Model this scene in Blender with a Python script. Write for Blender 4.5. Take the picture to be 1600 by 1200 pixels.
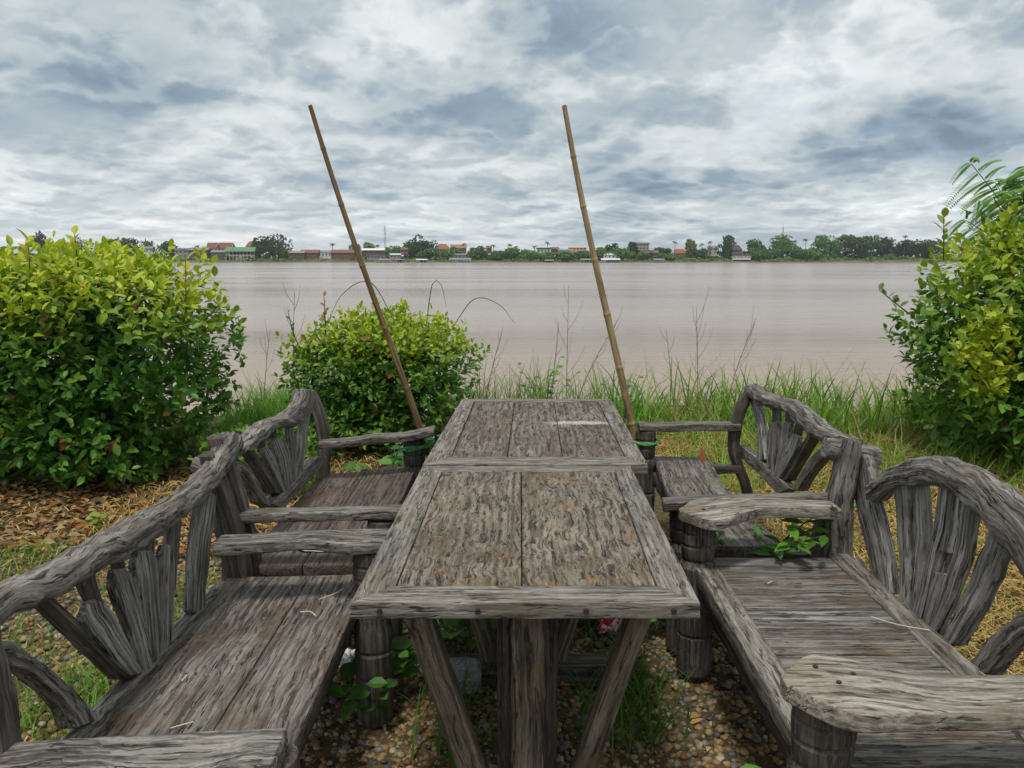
import bpy, math, random
import numpy as np
from mathutils import Vector, Matrix, Quaternion

R = math.radians
random.seed(7)
rng = np.random.default_rng(11)
for o in list(bpy.data.objects):
    bpy.data.objects.remove(o)
S = bpy.context.scene
col = S.collection

# ------------------------------------------------------------------ camera
EYE = 1.53
cd = bpy.data.cameras.new('camera')
cam = bpy.data.objects.new('camera', cd)
col.objects.link(cam)
cam.location = (0, 0, EYE)
cam.rotation_euler = (R(90 - 9.105), 0, 0)
cd.sensor_width = 36
cd.lens = 28.08
cd.clip_start = 0.05
cd.clip_end = 20000
S.camera = cam
S.render.resolution_x, S.render.resolution_y = 1024, 768

# ------------------------------------------------------------------ colour management
S.view_settings.view_transform = 'Standard'
S.view_settings.look = 'None'
S.view_settings.exposure = 0.7
S.view_settings.gamma = 1
S.view_settings.use_curve_mapping = False

# ------------------------------------------------------------------ node helpers
class NT:
    def __init__(s, tree):
        s.t = tree
        s.n = tree.nodes
    def node(s, kind, **kw):
        n = s.n.new(kind)
        for k, v in kw.items():
            setattr(n, k, v)
        return n
    def put(s, sock, v):
        if v is None:
            return
        if isinstance(v, bpy.types.NodeSocket):
            s.t.links.new(v, sock)
        else:
            if hasattr(sock.default_value, '__len__') and not hasattr(v, '__len__'):
                v = (v,) * len(sock.default_value)
            if hasattr(sock.default_value, '__len__') and len(sock.default_value) == 4 and len(v) == 3:
                v = tuple(v) + (1,)
            sock.default_value = v
    def math(s, op, a, b=None, c=None, clamp=False):
        n = s.node('ShaderNodeMath', operation=op, use_clamp=clamp)
        for i, v in enumerate((a, b, c)):
            s.put(n.inputs[i], v)
        return n.outputs[0]
    def vec(s, op, a, b=None):
        n = s.node('ShaderNodeVectorMath', operation=op)
        s.put(n.inputs[0], a)
        s.put(n.inputs[1], b)
        return n.outputs['Value'] if op in ('LENGTH', 'DOT_PRODUCT', 'DISTANCE') else n.outputs[0]
    def noise(s, v, scale=1, detail=4, rough=.55, dist=0, lac=2):
        n = s.node('ShaderNodeTexNoise')
        s.put(n.inputs['Vector'], v)
        n.inputs['Scale'].default_value = scale
        n.inputs['Detail'].default_value = detail
        n.inputs['Roughness'].default_value = rough
        n.inputs['Distortion'].default_value = dist
        n.inputs['Lacunarity'].default_value = lac
        return n.outputs[0], n.outputs[1]
    def step(s, v, a, b, lo=0, hi=1):
        n = s.node('ShaderNodeMapRange', interpolation_type='SMOOTHSTEP')
        s.put(n.inputs[0], v)
        for i, x in enumerate((a, b, lo, hi)):
            s.put(n.inputs[i + 1], x)
        return n.outputs[0]
    def lin(s, v, a, b, lo=0, hi=1):
        n = s.node('ShaderNodeMapRange')
        s.put(n.inputs[0], v)
        for i, x in enumerate((a, b, lo, hi)):
            s.put(n.inputs[i + 1], x)
        return n.outputs[0]
    def mix(s, f, a, b, mode='MIX'):
        n = s.node('ShaderNodeMix', data_type='RGBA', blend_type=mode)
        s.put(n.inputs[0], f)
        s.put(n.inputs[6], a)
        s.put(n.inputs[7], b)
        return n.outputs[2]
    def ramp(s, f, stops):
        n = s.node('ShaderNodeValToRGB')
        e = n.color_ramp.elements
        while len(e) < len(stops):
            e.new(0.5)
        for i, (p, c) in enumerate(stops):
            e[i].position = p
            e[i].color = tuple(c) + (1,)
        s.put(n.inputs[0], f)
        return n.outputs[0]
    def bump(s, h, strength=.5, dist=.01, normal=None):
        n = s.node('ShaderNodeBump')
        n.inputs['Strength'].default_value = strength
        n.inputs['Distance'].default_value = dist
        s.put(n.inputs['Height'], h)
        s.put(n.inputs['Normal'], normal)
        return n.outputs[0]
    def comb(s, x, y, z):
        n = s.node('ShaderNodeCombineXYZ')
        for i, v in enumerate((x, y, z)):
            s.put(n.inputs[i], v)
        return n.outputs[0]
    def sep(s, v):
        n = s.node('ShaderNodeSeparateXYZ')
        s.put(n.inputs[0], v)
        return n.outputs

def new_mat(name):
    m = bpy.data.materials.new(name)
    m.use_nodes = True
    t = NT(m.node_tree)
    p = m.node_tree.nodes['Principled BSDF']
    return m, t, p

# ------------------------------------------------------------------ sky and sun
SUN_EL, SUN_AZ = R(70), R(200)      # azimuth clockwise from +Y: behind and to the left of the camera
w = bpy.data.worlds.new('World')
S.world = w
w.use_nodes = True
w.cycles.sampling_method = 'MANUAL'
w.cycles.sample_map_resolution = 256
t = NT(w.node_tree)
bg = w.node_tree.nodes['Background']
bg.inputs['Strength'].default_value = 0.1
sky = t.node('ShaderNodeTexSky', sky_type='NISHITA', sun_disc=False)
sky.sun_elevation = SUN_EL
sky.sun_rotation = SUN_AZ
tc = t.node('ShaderNodeTexCoord')
D = t.vec('NORMALIZE', tc.outputs['Generated'])
dx, dy, dz = t.sep(D)
az = t.math('ARCTAN2', dx, dy)
el = t.math('ARCSINE', dz)
elc = t.math('ADD', t.math('MAXIMUM', el, 0.0), 0.10)
W = t.comb(t.math('MULTIPLY', az, 5.6), t.math('MULTIPLY', t.math('LOGARITHM', elc, math.e), 3.0), 2.3)
low = t.step(el, .16, .03)
warp = t.vec('SCALE', t.vec('SUBTRACT', t.noise(W, 2.6, 4, .6)[1], (.5, .5, .5)))
warp.node.inputs['Scale'].default_value = 0.22
Ww = t.vec('ADD', W, warp)
def billow(v, scale, octs=3):
    out = None
    for k in range(octs):
        n = t.noise(v, scale * 2.1 ** k, 0, .5)[0]
        p_ = t.math('MULTIPLY', t.math('ABSOLUTE', t.math('SUBTRACT', n, .5)), 2.0 * .55 ** k)
        out = p_ if out is None else t.math('ADD', out, p_)
    return out
big = t.noise(W, 0.55, 4, .5)[0]                                         # thick and thin cloud
def dens(v, a_, b_):
    n = t.math('ADD', t.math('MULTIPLY', t.noise(v, .82, 6, .55)[0], .75), t.math('MULTIPLY', billow(v, 1.7), .22))
    return t.step(n, a_, b_)
Wl = t.vec('ADD', Ww, (-.05, .17, 0))
dA, dB = dens(Ww, .39, .53), dens(Wl, .39, .53)
lit = t.math('SUBTRACT', dA, dB)                                         # crown of each cloud turned to the light
Wf = t.vec('ADD', t.vec('MULTIPLY', Ww, (2.3, 2.5, 1)), (3.1, 1.7, 0))
fA, fB = dens(Wf, .39, .53), dens(t.vec('ADD', Wf, (-.05, .20, 0)), .39, .53)
heap = t.math('SUBTRACT', fA, fB)
puff = dA
AE = t.vec('ADD', t.comb(az, el, 0), t.vec('MULTIPLY', t.vec('SUBTRACT', t.noise(W, 1.6, 4)[1], (.5, .5, .5)), (.20, .07, 0)))
dark = None
for a, e, ra, re, k in (
        (-24, 10.6, 7, 2.4, .60), (-6, 10.2, 8, 2.9, .85), (3.5, 14.5, 6, 2.4, .65), (28, 7.0, 12, 2.8, 1.35),
        (-8, 5.0, 9, 1.0, .75), (9, 4.8, 8, 1.2, .75), (21, 3.4, 7, .7, .5), (-27, 5.6, 5, .7, .35), (15, 10, 7, 1.8, .45),
        (-15, 13, 6, 2.0, .35), (18, 15, 5, 1.5, .35)):
    v = t.vec('MULTIPLY', t.vec('SUBTRACT', AE, (R(a), R(e), 0)), (1 / R(ra), 1 / R(re), 0))
    g = t.step(t.vec('LENGTH', v), 0.0, 1.45, k, 0)
    dark = g if dark is None else t.math('ADD', dark, g)
thick = t.math('ADD', t.lin(big, .30, .70), t.math('MULTIPLY', dark, 1.0))
bright = t.math('SUBTRACT', 0.875, t.math('MULTIPLY', thick, .39))
bright = t.math('SUBTRACT', bright, t.math('MULTIPLY', dA, t.lin(low, 0, 1, .20, .15)))
bright = t.math('SUBTRACT', bright, t.math('MULTIPLY', fA, t.lin(low, 0, 1, .025, .10)))
bright = t.math('ADD', bright, t.math('MULTIPLY', lit, t.lin(low, 0, 1, .24, .20)))
bright = t.math('ADD', bright, t.math('MULTIPLY', heap, t.lin(low, 0, 1, .05, .17)))
bright = t.math('MAXIMUM', t.math('MINIMUM', bright, 1.0), .05)
cloud = t.ramp(bright, [(0, (.11, .155, .20)), (.25, (.19, .245, .295)), (.5, (.345, .385, .405)), (.75, (.52, .55, .555)), (1.0, (.74, .75, .745))])
cl10 = t.mix(1, cloud, (10, 10, 10), 'MULTIPLY')
gap = t.math('MULTIPLY', t.math('SUBTRACT', 1, t.math('MAXIMUM', dA, fA)), t.math('MULTIPLY', t.step(big, .5, .3), .25))
t.put(bg.inputs['Color'], t.mix(gap, cl10, sky.outputs[0]))

sd = bpy.data.lights.new('sun', 'SUN')
sun = bpy.data.objects.new('sun', sd)
col.objects.link(sun)
sd.energy = 1.5
sd.angle = R(10)
sd.color = (1, .96, .90)
sv = Vector((math.sin(SUN_AZ) * math.cos(SUN_EL), math.cos(SUN_AZ) * math.cos(SUN_EL), math.sin(SUN_EL)))
sun.rotation_euler = sv.to_track_quat('Z', 'Y').to_euler()
# ------------------------------------------------------------------ object helpers
def link(o, parent=None):
    col.objects.link(o)
    if parent is not None:
        o.parent = parent
    return o

def root_of(o):
    while o.parent is not None:
        o = o.parent
    return o

def tag(o, label=None, cat=None, group=None, kind=None):
    for k, v in (('label', label), ('category', cat), ('group', group), ('kind', kind)):
        if v:
            o[k] = v
    return o

def thing(name, loc, label, cat, group=None):
    o = bpy.data.objects.new(name, None)
    o.empty_display_size = .1
    o.location = loc
    link(o)
    return tag(o, label, cat, group)

def mesh_obj(name, V, F, m, parent=None, gc=None, colr=None, smooth=True, sharp=35):
    """V in world metres; F list of polygons or (n,3) int array of triangles."""
    V = np.asarray(V, dtype=np.float64).reshape(-1, 3)
    if parent is not None:
        V = V - np.array(root_of(parent).location)
    me = bpy.data.meshes.new(name)
    if isinstance(F, np.ndarray):
        n = len(F)
        me.vertices.add(len(V))
        me.vertices.foreach_set('co', V.astype(np.float32).ravel())
        me.loops.add(n * 3)
        me.loops.foreach_set('vertex_index', F.astype(np.int32).ravel())
        me.polygons.add(n)
        me.polygons.foreach_set('loop_start', np.arange(0, n * 3, 3, dtype=np.int32))
        me.update(calc_edges=True)
        me.validate()
    else:
        me.from_pydata([tuple(v) for v in V], [], [tuple(f) for f in F])
        me.update()
    if gc is not None:
        a = me.attributes.new('gc', 'FLOAT_VECTOR', 'POINT')
        a.data.foreach_set('vector', np.asarray(gc, dtype=np.float32).ravel())
    if colr is not None:
        a = me.attributes.new('col', 'FLOAT_COLOR', 'POINT')
        c = np.ones((len(V), 4), dtype=np.float32)
        c[:, :3] = colr
        a.data.foreach_set('color', c.ravel())
    me.polygons.foreach_set('use_smooth', [smooth] * len(me.polygons))
    if smooth and sharp and not isinstance(F, np.ndarray):
        me.set_sharp_from_angle(angle=R(sharp))
    me.materials.append(m)
    return link(bpy.data.objects.new(name, me), parent)

def resample(P, n):
    """Catmull-Rom through P, n even stations."""
    P = np.asarray(P, float)
    if len(P) == 2:
        tt = np.linspace(0, 1, n)[:, None]
        return P[0] * (1 - tt) + P[1] * tt
    d = np.r_[0, np.cumsum(np.linalg.norm(np.diff(P, axis=0), axis=1))]
    E = np.vstack([2 * P[0] - P[1], P, 2 * P[-1] - P[-2]])
    out = []
    for s in np.linspace(0, d[-1], n):
        i = min(max(np.searchsorted(d, s) - 1, 0), len(P) - 2)
        u = (s - d[i]) / max(d[i + 1] - d[i], 1e-9)
        p0, p1, p2, p3 = E[i], E[i + 1], E[i + 2], E[i + 3]
        out.append(.5 * ((2 * p1) + (-p0 + p2) * u + (2 * p0 - 5 * p1 + 4 * p2 - p3) * u * u + (-p0 + 3 * p1 - 3 * p2 + p3) * u ** 3))
    return np.array(out)

def wob(x, seed, freqs=(3, 7, 15)):
    r = np.random.default_rng(seed)
    y = np.zeros_like(x)
    for f in freqs:
        y += np.sin(x * f * r.uniform(.8, 1.2) + r.uniform(0, 6.3)) / (1 + f / 4)
    return y

_seed = [100]
def loft(name, A, B, T, m, parent, thick=.03, n=None, log=False, rough=.003, r=.006, endround=0., thick2=None, side='mid', grain=None):
    """Timber piece between edge polylines A and B, thick along T.
    side: 'mid' centred on the A-B surface, 'down' hangs on the -T side of it."""
    _seed[0] += 1
    sd_ = _seed[0]
    A = np.asarray(A, float)
    B = np.asarray(B, float)
    if n is None:
        L = np.linalg.norm(np.diff((A + B) / 2 if len(A) == len(B) else A, axis=0), axis=1).sum()
        n = int(max(4, min(40, L / .035)))
    A = resample(A, n)
    B = resample(B, n)
    T = np.asarray(T, float)
    T = T / np.linalg.norm(T)
    C = (A + B) / 2
    W = (B - A)
    wl = np.linalg.norm(W, axis=1)
    Wd = W / wl[:, None]
    arc = np.r_[0, np.cumsum(np.linalg.norm(np.diff(C, axis=0), axis=1))]
    th = np.linspace(thick, thick2 if thick2 else thick, n)
    if log:
        M = 14
        an = np.linspace(0, 2 * math.pi, M, endpoint=False)
        sec = np.c_[np.sign(np.cos(an)) * np.abs(np.cos(an)) ** .8, np.sign(np.sin(an)) * np.abs(np.sin(an)) ** .8]
    V, G = [], []
    off = np.array([sd_ * 3.17 % 50, sd_ * 1.37 % 20, sd_ * .77 % 10])
    ends = [(0, 0.)] if not endround else [(0, 1.)]
    stations = list(range(n))
    shrink = np.ones(n)
    if endround:
        for k in range(n):
            e = min(arc[k] / max(endround, 1e-6), 1)
            shrink[k] = min(shrink[k], math.sqrt(max(0, 1 - (1 - e) ** 2)) * .45 + .55)
    for k in stations:
        hw = wl[k] / 2 * shrink[k]
        ht = th[k] / 2
        if not log:
            rr = min(r, hw * .6, ht * .6)
            cs = []
            for sx, sy, a0 in ((1, 1, 0), (-1, 1, 90), (-1, -1, 180), (1, -1, 270)):
                for a in (0, 45, 90):
                    cs.append((sx * (hw - rr) + rr * math.cos(R(a0 + a)), sy * (ht - rr) + rr * math.sin(R(a0 + a))))
            cs = np.array(cs)
        else:
            cs = sec * np.array([hw, ht])
        M = len(cs)
        ph = np.arange(M) * .9
        dsp = wob(ph + arc[k] * 9, sd_) * rough * .5 + wob(np.full(M, arc[k] * 14.), sd_ + 5) * rough * .5
        ln = np.linalg.norm(cs, axis=1)[:, None] + 1e-9
        cs2 = cs + cs / ln * dsp[:, None]
        base = C[k] - (T * ht if side == 'down' else 0)
        V.append(base + cs2[:, :1] * Wd[k] + cs2[:, 1:] * T)
        G.append(np.c_[np.full(M, arc[k]), cs[:, 0], cs[:, 1]] + off)
    M = len(V[0])
    F = []
    for k in range(n - 1):
        for i in range(M):
            j = (i + 1) % M
            F.append((k * M + i, k * M + j, (k + 1) * M + j, (k + 1) * M + i))
    V = list(np.vstack(V))
    G = list(np.vstack(G))
    for k, flip in ((0, True), (n - 1, False)):
        ring = list(range(k * M, k * M + M))
        c0 = np.mean([V[i] for i in ring], axis=0)
        di = (C[0] - C[1]) if k == 0 else (C[-1] - C[-2])
        di = di / (np.linalg.norm(di) + 1e-9)
        inner = []
        for i in ring:
            inner.append(len(V))
            V.append(c0 + (V[i] - c0) * .86 + di * .004)
            G.append(G[i] + np.array([.02, .005, .005]))
        ci = len(V)
        V.append(c0 + di * .003)
        G.append(np.mean([G[i] for i in ring], axis=0) + np.array([.05, 0, 0]))
        for i in range(M):
            j = (i + 1) % M
            q = (ring[i], inner[i], inner[j], ring[j])
            tr = (inner[i], ci, inner[j])
            F.append(q if not flip else q[::-1])
            F.append(tr if not flip else tr[::-1])
    # outward winding
    a, b, c_, d_ = F[0]
    nrm = np.cross(V[b] - V[a], V[d_] - V[a])
    if np.dot(nrm, V[a] - C[0]) < 0:
        F = [f[::-1] for f in F]
    return mesh_obj(name, V, F, m, parent, gc=G)

def bar(name, p, q, wdir, width, T, thick, m, parent, **k):
    p, q, wd = np.array(p, float), np.array(q, float), np.array(wdir, float)
    wd = wd / np.linalg.norm(wd) * width / 2
    return loft(name, [p - wd, q - wd], [p + wd, q + wd], T, m, parent, thick=thick, **k)

def tube(name, P, rad, m, parent=None, M=8, n=None, knots=None, gcoff=0.):
    P = resample(P, n) if n else np.asarray(P, float)
    n = len(P)
    rad = np.broadcast_to(np.asarray(rad, float), (n,)) if np.ndim(rad) == 0 or len(np.atleast_1d(rad)) == n else np.interp(np.linspace(0, 1, n), np.linspace(0, 1, len(rad)), rad)
    V, G, F = [], [], []
    arc = 0
    up = np.array([0.31, .2, .93])
    for k in range(n):
        d = P[min(k + 1, n - 1)] - P[max(k - 1, 0)]
        d = d / (np.linalg.norm(d) + 1e-9)
        a = np.cross(d, up)
        if np.linalg.norm(a) < .1:
            a = np.cross(d, (1, 0, 0))
        a /= np.linalg.norm(a)
        b = np.cross(d, a)
        if k:
            arc += np.linalg.norm(P[k] - P[k - 1])
        for i in range(M):
            t_ = 2 * math.pi * i / M
            o = math.cos(t_) * a + math.sin(t_) * b
            V.append(P[k] + o * rad[k])
            G.append((arc + gcoff, math.cos(t_) * rad[k], math.sin(t_) * rad[k]))
    for k in range(n - 1):
        for i in range(M):
            j = (i + 1) % M
            F.append((k * M + i, k * M + j, (k + 1) * M + j, (k + 1) * M + i)[::-1])
    F.append(tuple(range(M)))
    F.append(tuple(range((n - 1) * M, n * M))[::-1])
    return mesh_obj(name, V, F, m, parent, gc=G, sharp=60)

def lathe(name, prof, x, y, m, parent, M=22, squash=1.0, seed=1):
    V, G, F = [], [], []
    r_ = np.random.default_rng(seed)
    ph = r_.uniform(0, 6, 3)
    for (rad, z) in prof:
        for i in range(M):
            t_ = 2 * math.pi * i / M
            k = rad * (1 + .012 * math.sin(3 * t_ + ph[0]) + .01 * math.sin(5 * t_ + ph[1] + z * 4))
            V.append((x + math.cos(t_) * k, y + math.sin(t_) * k * squash, z))
            G.append((z + seed * 2.3, math.cos(t_) * rad + seed, math.sin(t_) * rad))
    n = len(prof)
    for k in range(n - 1):
        for i in range(M):
            j = (i + 1) % M
            F.append((k * M + i, k * M + j, (k + 1) * M + j, (k + 1) * M + i))
    F.append(tuple(range(M))[::-1])
    F.append(tuple(range((n - 1) * M, n * M)))
    return mesh_obj(name, V, F, m, parent, gc=G, sharp=30)

def box(name, x0, x1, y0, y1, z0, z1, m, parent=None):
    V = [(x, y, z) for z in (z0, z1) for y in (y0, y1) for x in (x0, x1)]
    F = [(0, 2, 3, 1), (4, 5, 7, 6), (0, 1, 5, 4), (2, 6, 7, 3), (0, 4, 6, 2), (1, 3, 7, 5)]
    return mesh_obj(name, V, F, m, parent, smooth=False)

# ------------------------------------------------------------------ materials
def wood_mat(name, light, dark, brown, brown_amt, crack_amt=.8, wavy=.5, lines=6., orange=0., uscale=1., crackw=.16, vf=52):
    m, t, p = new_mat(name)
    at = t.node('ShaderNodeAttribute', attribute_name='gc').outputs['Vector']
    w1 = t.math('MULTIPLY', t.math('SUBTRACT', t.noise(t.vec('MULTIPLY', at, (.8, 1, 1)), 7, 2)[0], .5), .11 * wavy)
    w2 = t.math('MULTIPLY', t.math('SUBTRACT', t.noise(at, 34, 2)[0], .5), .013 * wavy + .004)
    w3 = t.math('ADD', w1, w2)
    g = t.vec('ADD', at, t.comb(0, w3, w3))
    grain = t.noise(t.vec('MULTIPLY', g, (8 * uscale, 80, 80)), 1, 5, .62)[0]
    fib = t.noise(t.vec('MULTIPLY', g, (45 * uscale, 420, 420)), 1, 3, .65)[0]
    bigv = t.noise(at, 5, 4, .6)[0]
    bigw = t.noise(t.vec('ADD', at, (7, 3, 1)), 2.2, 3, .6)[0]
    fld = t.noise(t.vec('MULTIPLY', g, (11 * uscale * vf / 60, vf, vf)), 1, 2., .5)[0]
    pp = t.math('PINGPONG', t.math('MULTIPLY', fld, lines), .5)
    cr = t.step(pp, 0.0, crackw, 1, 0)
    mask = t.step(t.noise(t.vec('MULTIPLY', g, (14, 45, 45)), 1, 2)[0], .40, .56)
    crack = t.math('MULTIPLY', t.math('MULTIPLY', cr, mask), crack_amt)
    base = t.mix(t.step(grain, .34, .66), dark, light)
    base = t.mix(t.math('MULTIPLY', t.step(bigv, .46, .68), brown_amt), base, brown)
    base = t.mix(t.math('MULTIPLY', t.step(bigw, .42, .70), .55), base, t.mix(1, base, (.55, .55, .56), 'MULTIPLY'))
    if orange:
        on = t.noise(t.vec('ADD', at, (1.7, 9.1, 4)), 9, 4, .65)[0]
        base = t.mix(t.math('MULTIPLY', t.step(on, .57, .70), orange), base, (.30, .165, .055))
        mo = t.noise(t.vec('ADD', at, (11.7, 2.1, 4)), 6, 4, .65)[0]
        base = t.mix(t.math('MULTIPLY', t.step(mo, .52, .68), orange * .8), base, (.105, .085, .035))
    fm = t.lin(fib, .3, .7, .58, 1.32)
    base = t.mix(1, base, t.comb(fm, fm, fm), 'MULTIPLY')
    base = t.mix(crack, base, (.018, .015, .012))
    t.put(p.inputs['Base Color'], base)
    p.inputs['Roughness'].default_value = .78
    p.inputs['Specular IOR Level'].default_value = .3
    h = t.math('SUBTRACT', t.math('ADD', t.math('MULTIPLY', fib, .22), t.math('MULTIPLY', grain, .6)), t.math('MULTIPLY', crack, .9))
    t.put(p.inputs['Normal'], t.bump(h, .65, .004))
    return m

M = {}
M['panel'] = wood_mat('weathered_panel', (.275, .232, .18), (.066, .05, .036), (.13, .084, .046), .75, 1., .72, 2.6, .5, crackw=.24, uscale=.42, vf=88)
M['plank_far'] = wood_mat('weathered_far_panel', (.25, .217, .18), (.07, .055, .043), (.12, .076, .047), .75, 1., .5, 2.6, .25, crackw=.24, uscale=.38, vf=80)
M['frame'] = wood_mat('weathered_frame', (.31, .283, .245), (.11, .095, .077), (.16, .118, .077), .55, .9, .15, 2.3, .08, crackw=.15, uscale=.5, vf=75)
M['log'] = wood_mat('weathered_log', (.285, .262, .23), (.06, .052, .044), (.11, .082, .056), .55, 1., .45, 2.6, crackw=.22, uscale=.38, vf=84)
M['slat'] = wood_mat('weathered_slat', (.33, .313, .288), (.066, .06, .053), (.085, .068, .052), .45, 1., .15, 2.6, uscale=.30, crackw=.20, vf=70)
M['seat'] = wood_mat('weathered_seat', (.265, .24, .21), (.064, .054, .046), (.10, .066, .042), .8, 1., .25, 2.6, .2, crackw=.20, uscale=.34, vf=105)
M['seat_red'] = wood_mat('weathered_seat_brown', (.19, .152, .126), (.062, .048, .039), (.095, .055, .037), .85, 1., .2, 2.6, .25, crackw=.20, uscale=.34, vf=100)
M['post'] = wood_mat('weathered_post', (.145, .125, .107), (.042, .036, .03), (.068, .048, .034), .6, .8, .1, 2.6, uscale=.45)
M['brace'] = wood_mat('brown_brace', (.26, .215, .16), (.07, .056, .042), (.12, .085, .052), .7, .85, .15, 2.6, .25, uscale=.45)
M['arm'] = wood_mat('weathered_arm', (.42, .375, .315), (.15, .128, .10), (.21, .155, .10), .6, .8, .25, 2.3, .1, uscale=.5)

def leaf_mat(name, trans=.27, rough=.42, spec=.35):
    m, t, p = new_mat(name)
    c = t.node('ShaderNodeAttribute', attribute_name='col').outputs['Color']
    t.put(p.inputs['Base Color'], c)
    p.inputs['Roughness'].default_value = rough
    p.inputs['Specular IOR Level'].default_value = spec
    tr = t.node('ShaderNodeBsdfTranslucent')
    t.put(tr.inputs['Color'], t.mix(1, c, (1.25, 1.3, .7), 'MULTIPLY'))
    mx = t.node('ShaderNodeMixShader')
    mx.inputs[0].default_value = trans
    t.t.links.new(p.outputs[0], mx.inputs[1])
    t.t.links.new(tr.outputs[0], mx.inputs[2])
    t.t.links.new(mx.outputs[0], t.n['Material Output'].inputs['Surface'])
    return m
M['leaf'] = leaf_mat('leaf')
M['grass'] = leaf_mat('grass', .35, .55, .25)
M['dry'] = leaf_mat('dry_plant', .15, .8, .1)

def col_mat(name, rough=.7, bump=.0, scale=60, spec=.3):
    m, t, p = new_mat(name)
    c = t.node('ShaderNodeAttribute', attribute_name='col').outputs['Color']
    co = t.node('ShaderNodeTexCoord').outputs['Object']
    n = t.noise(co, scale, 4, .6)[0]
    f = t.lin(n, .3, .7, .72, 1.25)
    t.put(p.inputs['Base Color'], t.mix(1, c, t.comb(f, f, f), 'MULTIPLY'))
    p.inputs['Roughness'].default_value = rough
    p.inputs['Specular IOR Level'].default_value = spec
    if bump:
        t.put(p.inputs['Normal'], t.bump(n, bump, .003))
    return m
M['pebble'] = col_mat('pebble', .55, .5, 90, .4)

def plain(name, c, rough=.7, var=.2, scale=3., spec=.3, metal=0., coord='Object'):
    m, t, p = new_mat(name)
    co = t.node('ShaderNodeTexCoord').outputs[coord]
    n = t.noise(co, scale, 5, .6)[0]
    f = t.lin(n, .3, .7, 1 - var, 1 + var)
    t.put(p.inputs['Base Color'], t.mix(1, c, t.comb(f, f, f), 'MULTIPLY'))
    p.inputs['Roughness'].default_value = rough
    p.inputs['Specular IOR Level'].default_value = spec
    p.inputs['Metallic'].default_value = metal
    return m

# bamboo
def bamboo_mat(name, a, b):
    m, t, p = new_mat(name)
    at = t.node('ShaderNodeAttribute', attribute_name='gc').outputs['Vector']
    n = t.noise(t.vec('MULTIPLY', at, (6, 160, 160)), 1, 5, .6)[0]
    n2 = t.noise(t.vec('MULTIPLY', at, (4, 12, 12)), 1, 3, .6)[0]
    c = t.mix(t.step(n, .35, .68), a, b)
    c = t.mix(t.math('MULTIPLY', t.step(n2, .5, .66), .7), c, (.10, .06, .025))
    t.put(p.inputs['Base Color'], c)
    p.inputs['Roughness'].default_value = .5
    t.put(p.inputs['Normal'], t.bump(n, .4, .003))
    return m
M['bamboo_dark'] = bamboo_mat('bamboo_dark', (.07, .04, .018), (.25, .155, .06))
M['bamboo'] = bamboo_mat('bamboo', (.21, .14, .065), (.42, .30, .15))
M['twine'] = plain('twine_green', (.09, .42, .13), .45, .3, 60)
M['iron'] = plain('rusty_iron', (.03, .024, .02), .6, .4, 200)
M['hole_shade'] = plain('painted_hole_shade', (.012, .010, .008), .95, .2, 40, .05)  # near-black colour standing for the shade inside an opening

# ground
def ground_mat():
    m, t, p = new_mat('soil')
    co = t.node('ShaderNodeTexCoord').outputs['Object']
    n = t.noise(co, 1.1, 6, .62)[0]
    n2 = t.noise(co, 26, 5, .65)[0]
    n3 = t.noise(co, 140, 3, .6)[0]
    c = t.ramp(n2, [(.25, (.03, .022, .014)), (.48, (.10, .07, .04)), (.72, (.20, .145, .075))])
    c = t.mix(t.math('MULTIPLY', t.step(n, .45, .62), .55), c, (.085, .095, .03))
    t.put(p.inputs['Base Color'], c)
    p.inputs['Roughness'].default_value = .95
    p.inputs['Specular IOR Level'].default_value = .1
    t.put(p.inputs['Normal'], t.bump(t.math('ADD', n2, t.math('MULTIPLY', n3, .4)), .9, .02))
    return m
M['ground'] = ground_mat()

def water_mat():
    m, t, p = new_mat('river_water')
    co = t.node('ShaderNodeTexCoord').outputs['Object']
    big_ = t.noise(t.vec('MULTIPLY', co, (.006, .022, 1)), 1, 4, .6)[0]
    c = t.mix(t.step(big_, .35, .65), (.37, .30, .255), (.30, .25, .215))
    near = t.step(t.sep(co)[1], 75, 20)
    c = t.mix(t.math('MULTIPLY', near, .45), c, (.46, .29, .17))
    t.put(p.inputs['Base Color'], c)
    p.inputs['IOR'].default_value = 1.33
    pat = t.noise(t.vec('MULTIPLY', co, (.004, .03, 1)), 1, 5, .62)[0]
    t.put(p.inputs['Roughness'], t.step(pat, .36, .66, .08, .24))
    a = t.noise(t.vec('MULTIPLY', co, (1.1, 3.4, 1)), 1, 5, .68, .4)[0]
    b = t.noise(t.vec('MULTIPLY', co, (.05, .35, 1)), 1, 4, .6, .6)[0]
    d = t.noise(t.vec('MULTIPLY', co, (.012, .12, 1)), 1, 3, .6)[0]
    h = t.math('ADD', t.math('MULTIPLY', a, .62), t.math('ADD', t.math('MULTIPLY', b, 1.6), t.math('MULTIPLY', d, 2.2)))
    t.put(p.inputs['Normal'], t.bump(h, .5, .6))
    return m
M['water'] = water_mat()

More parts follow.
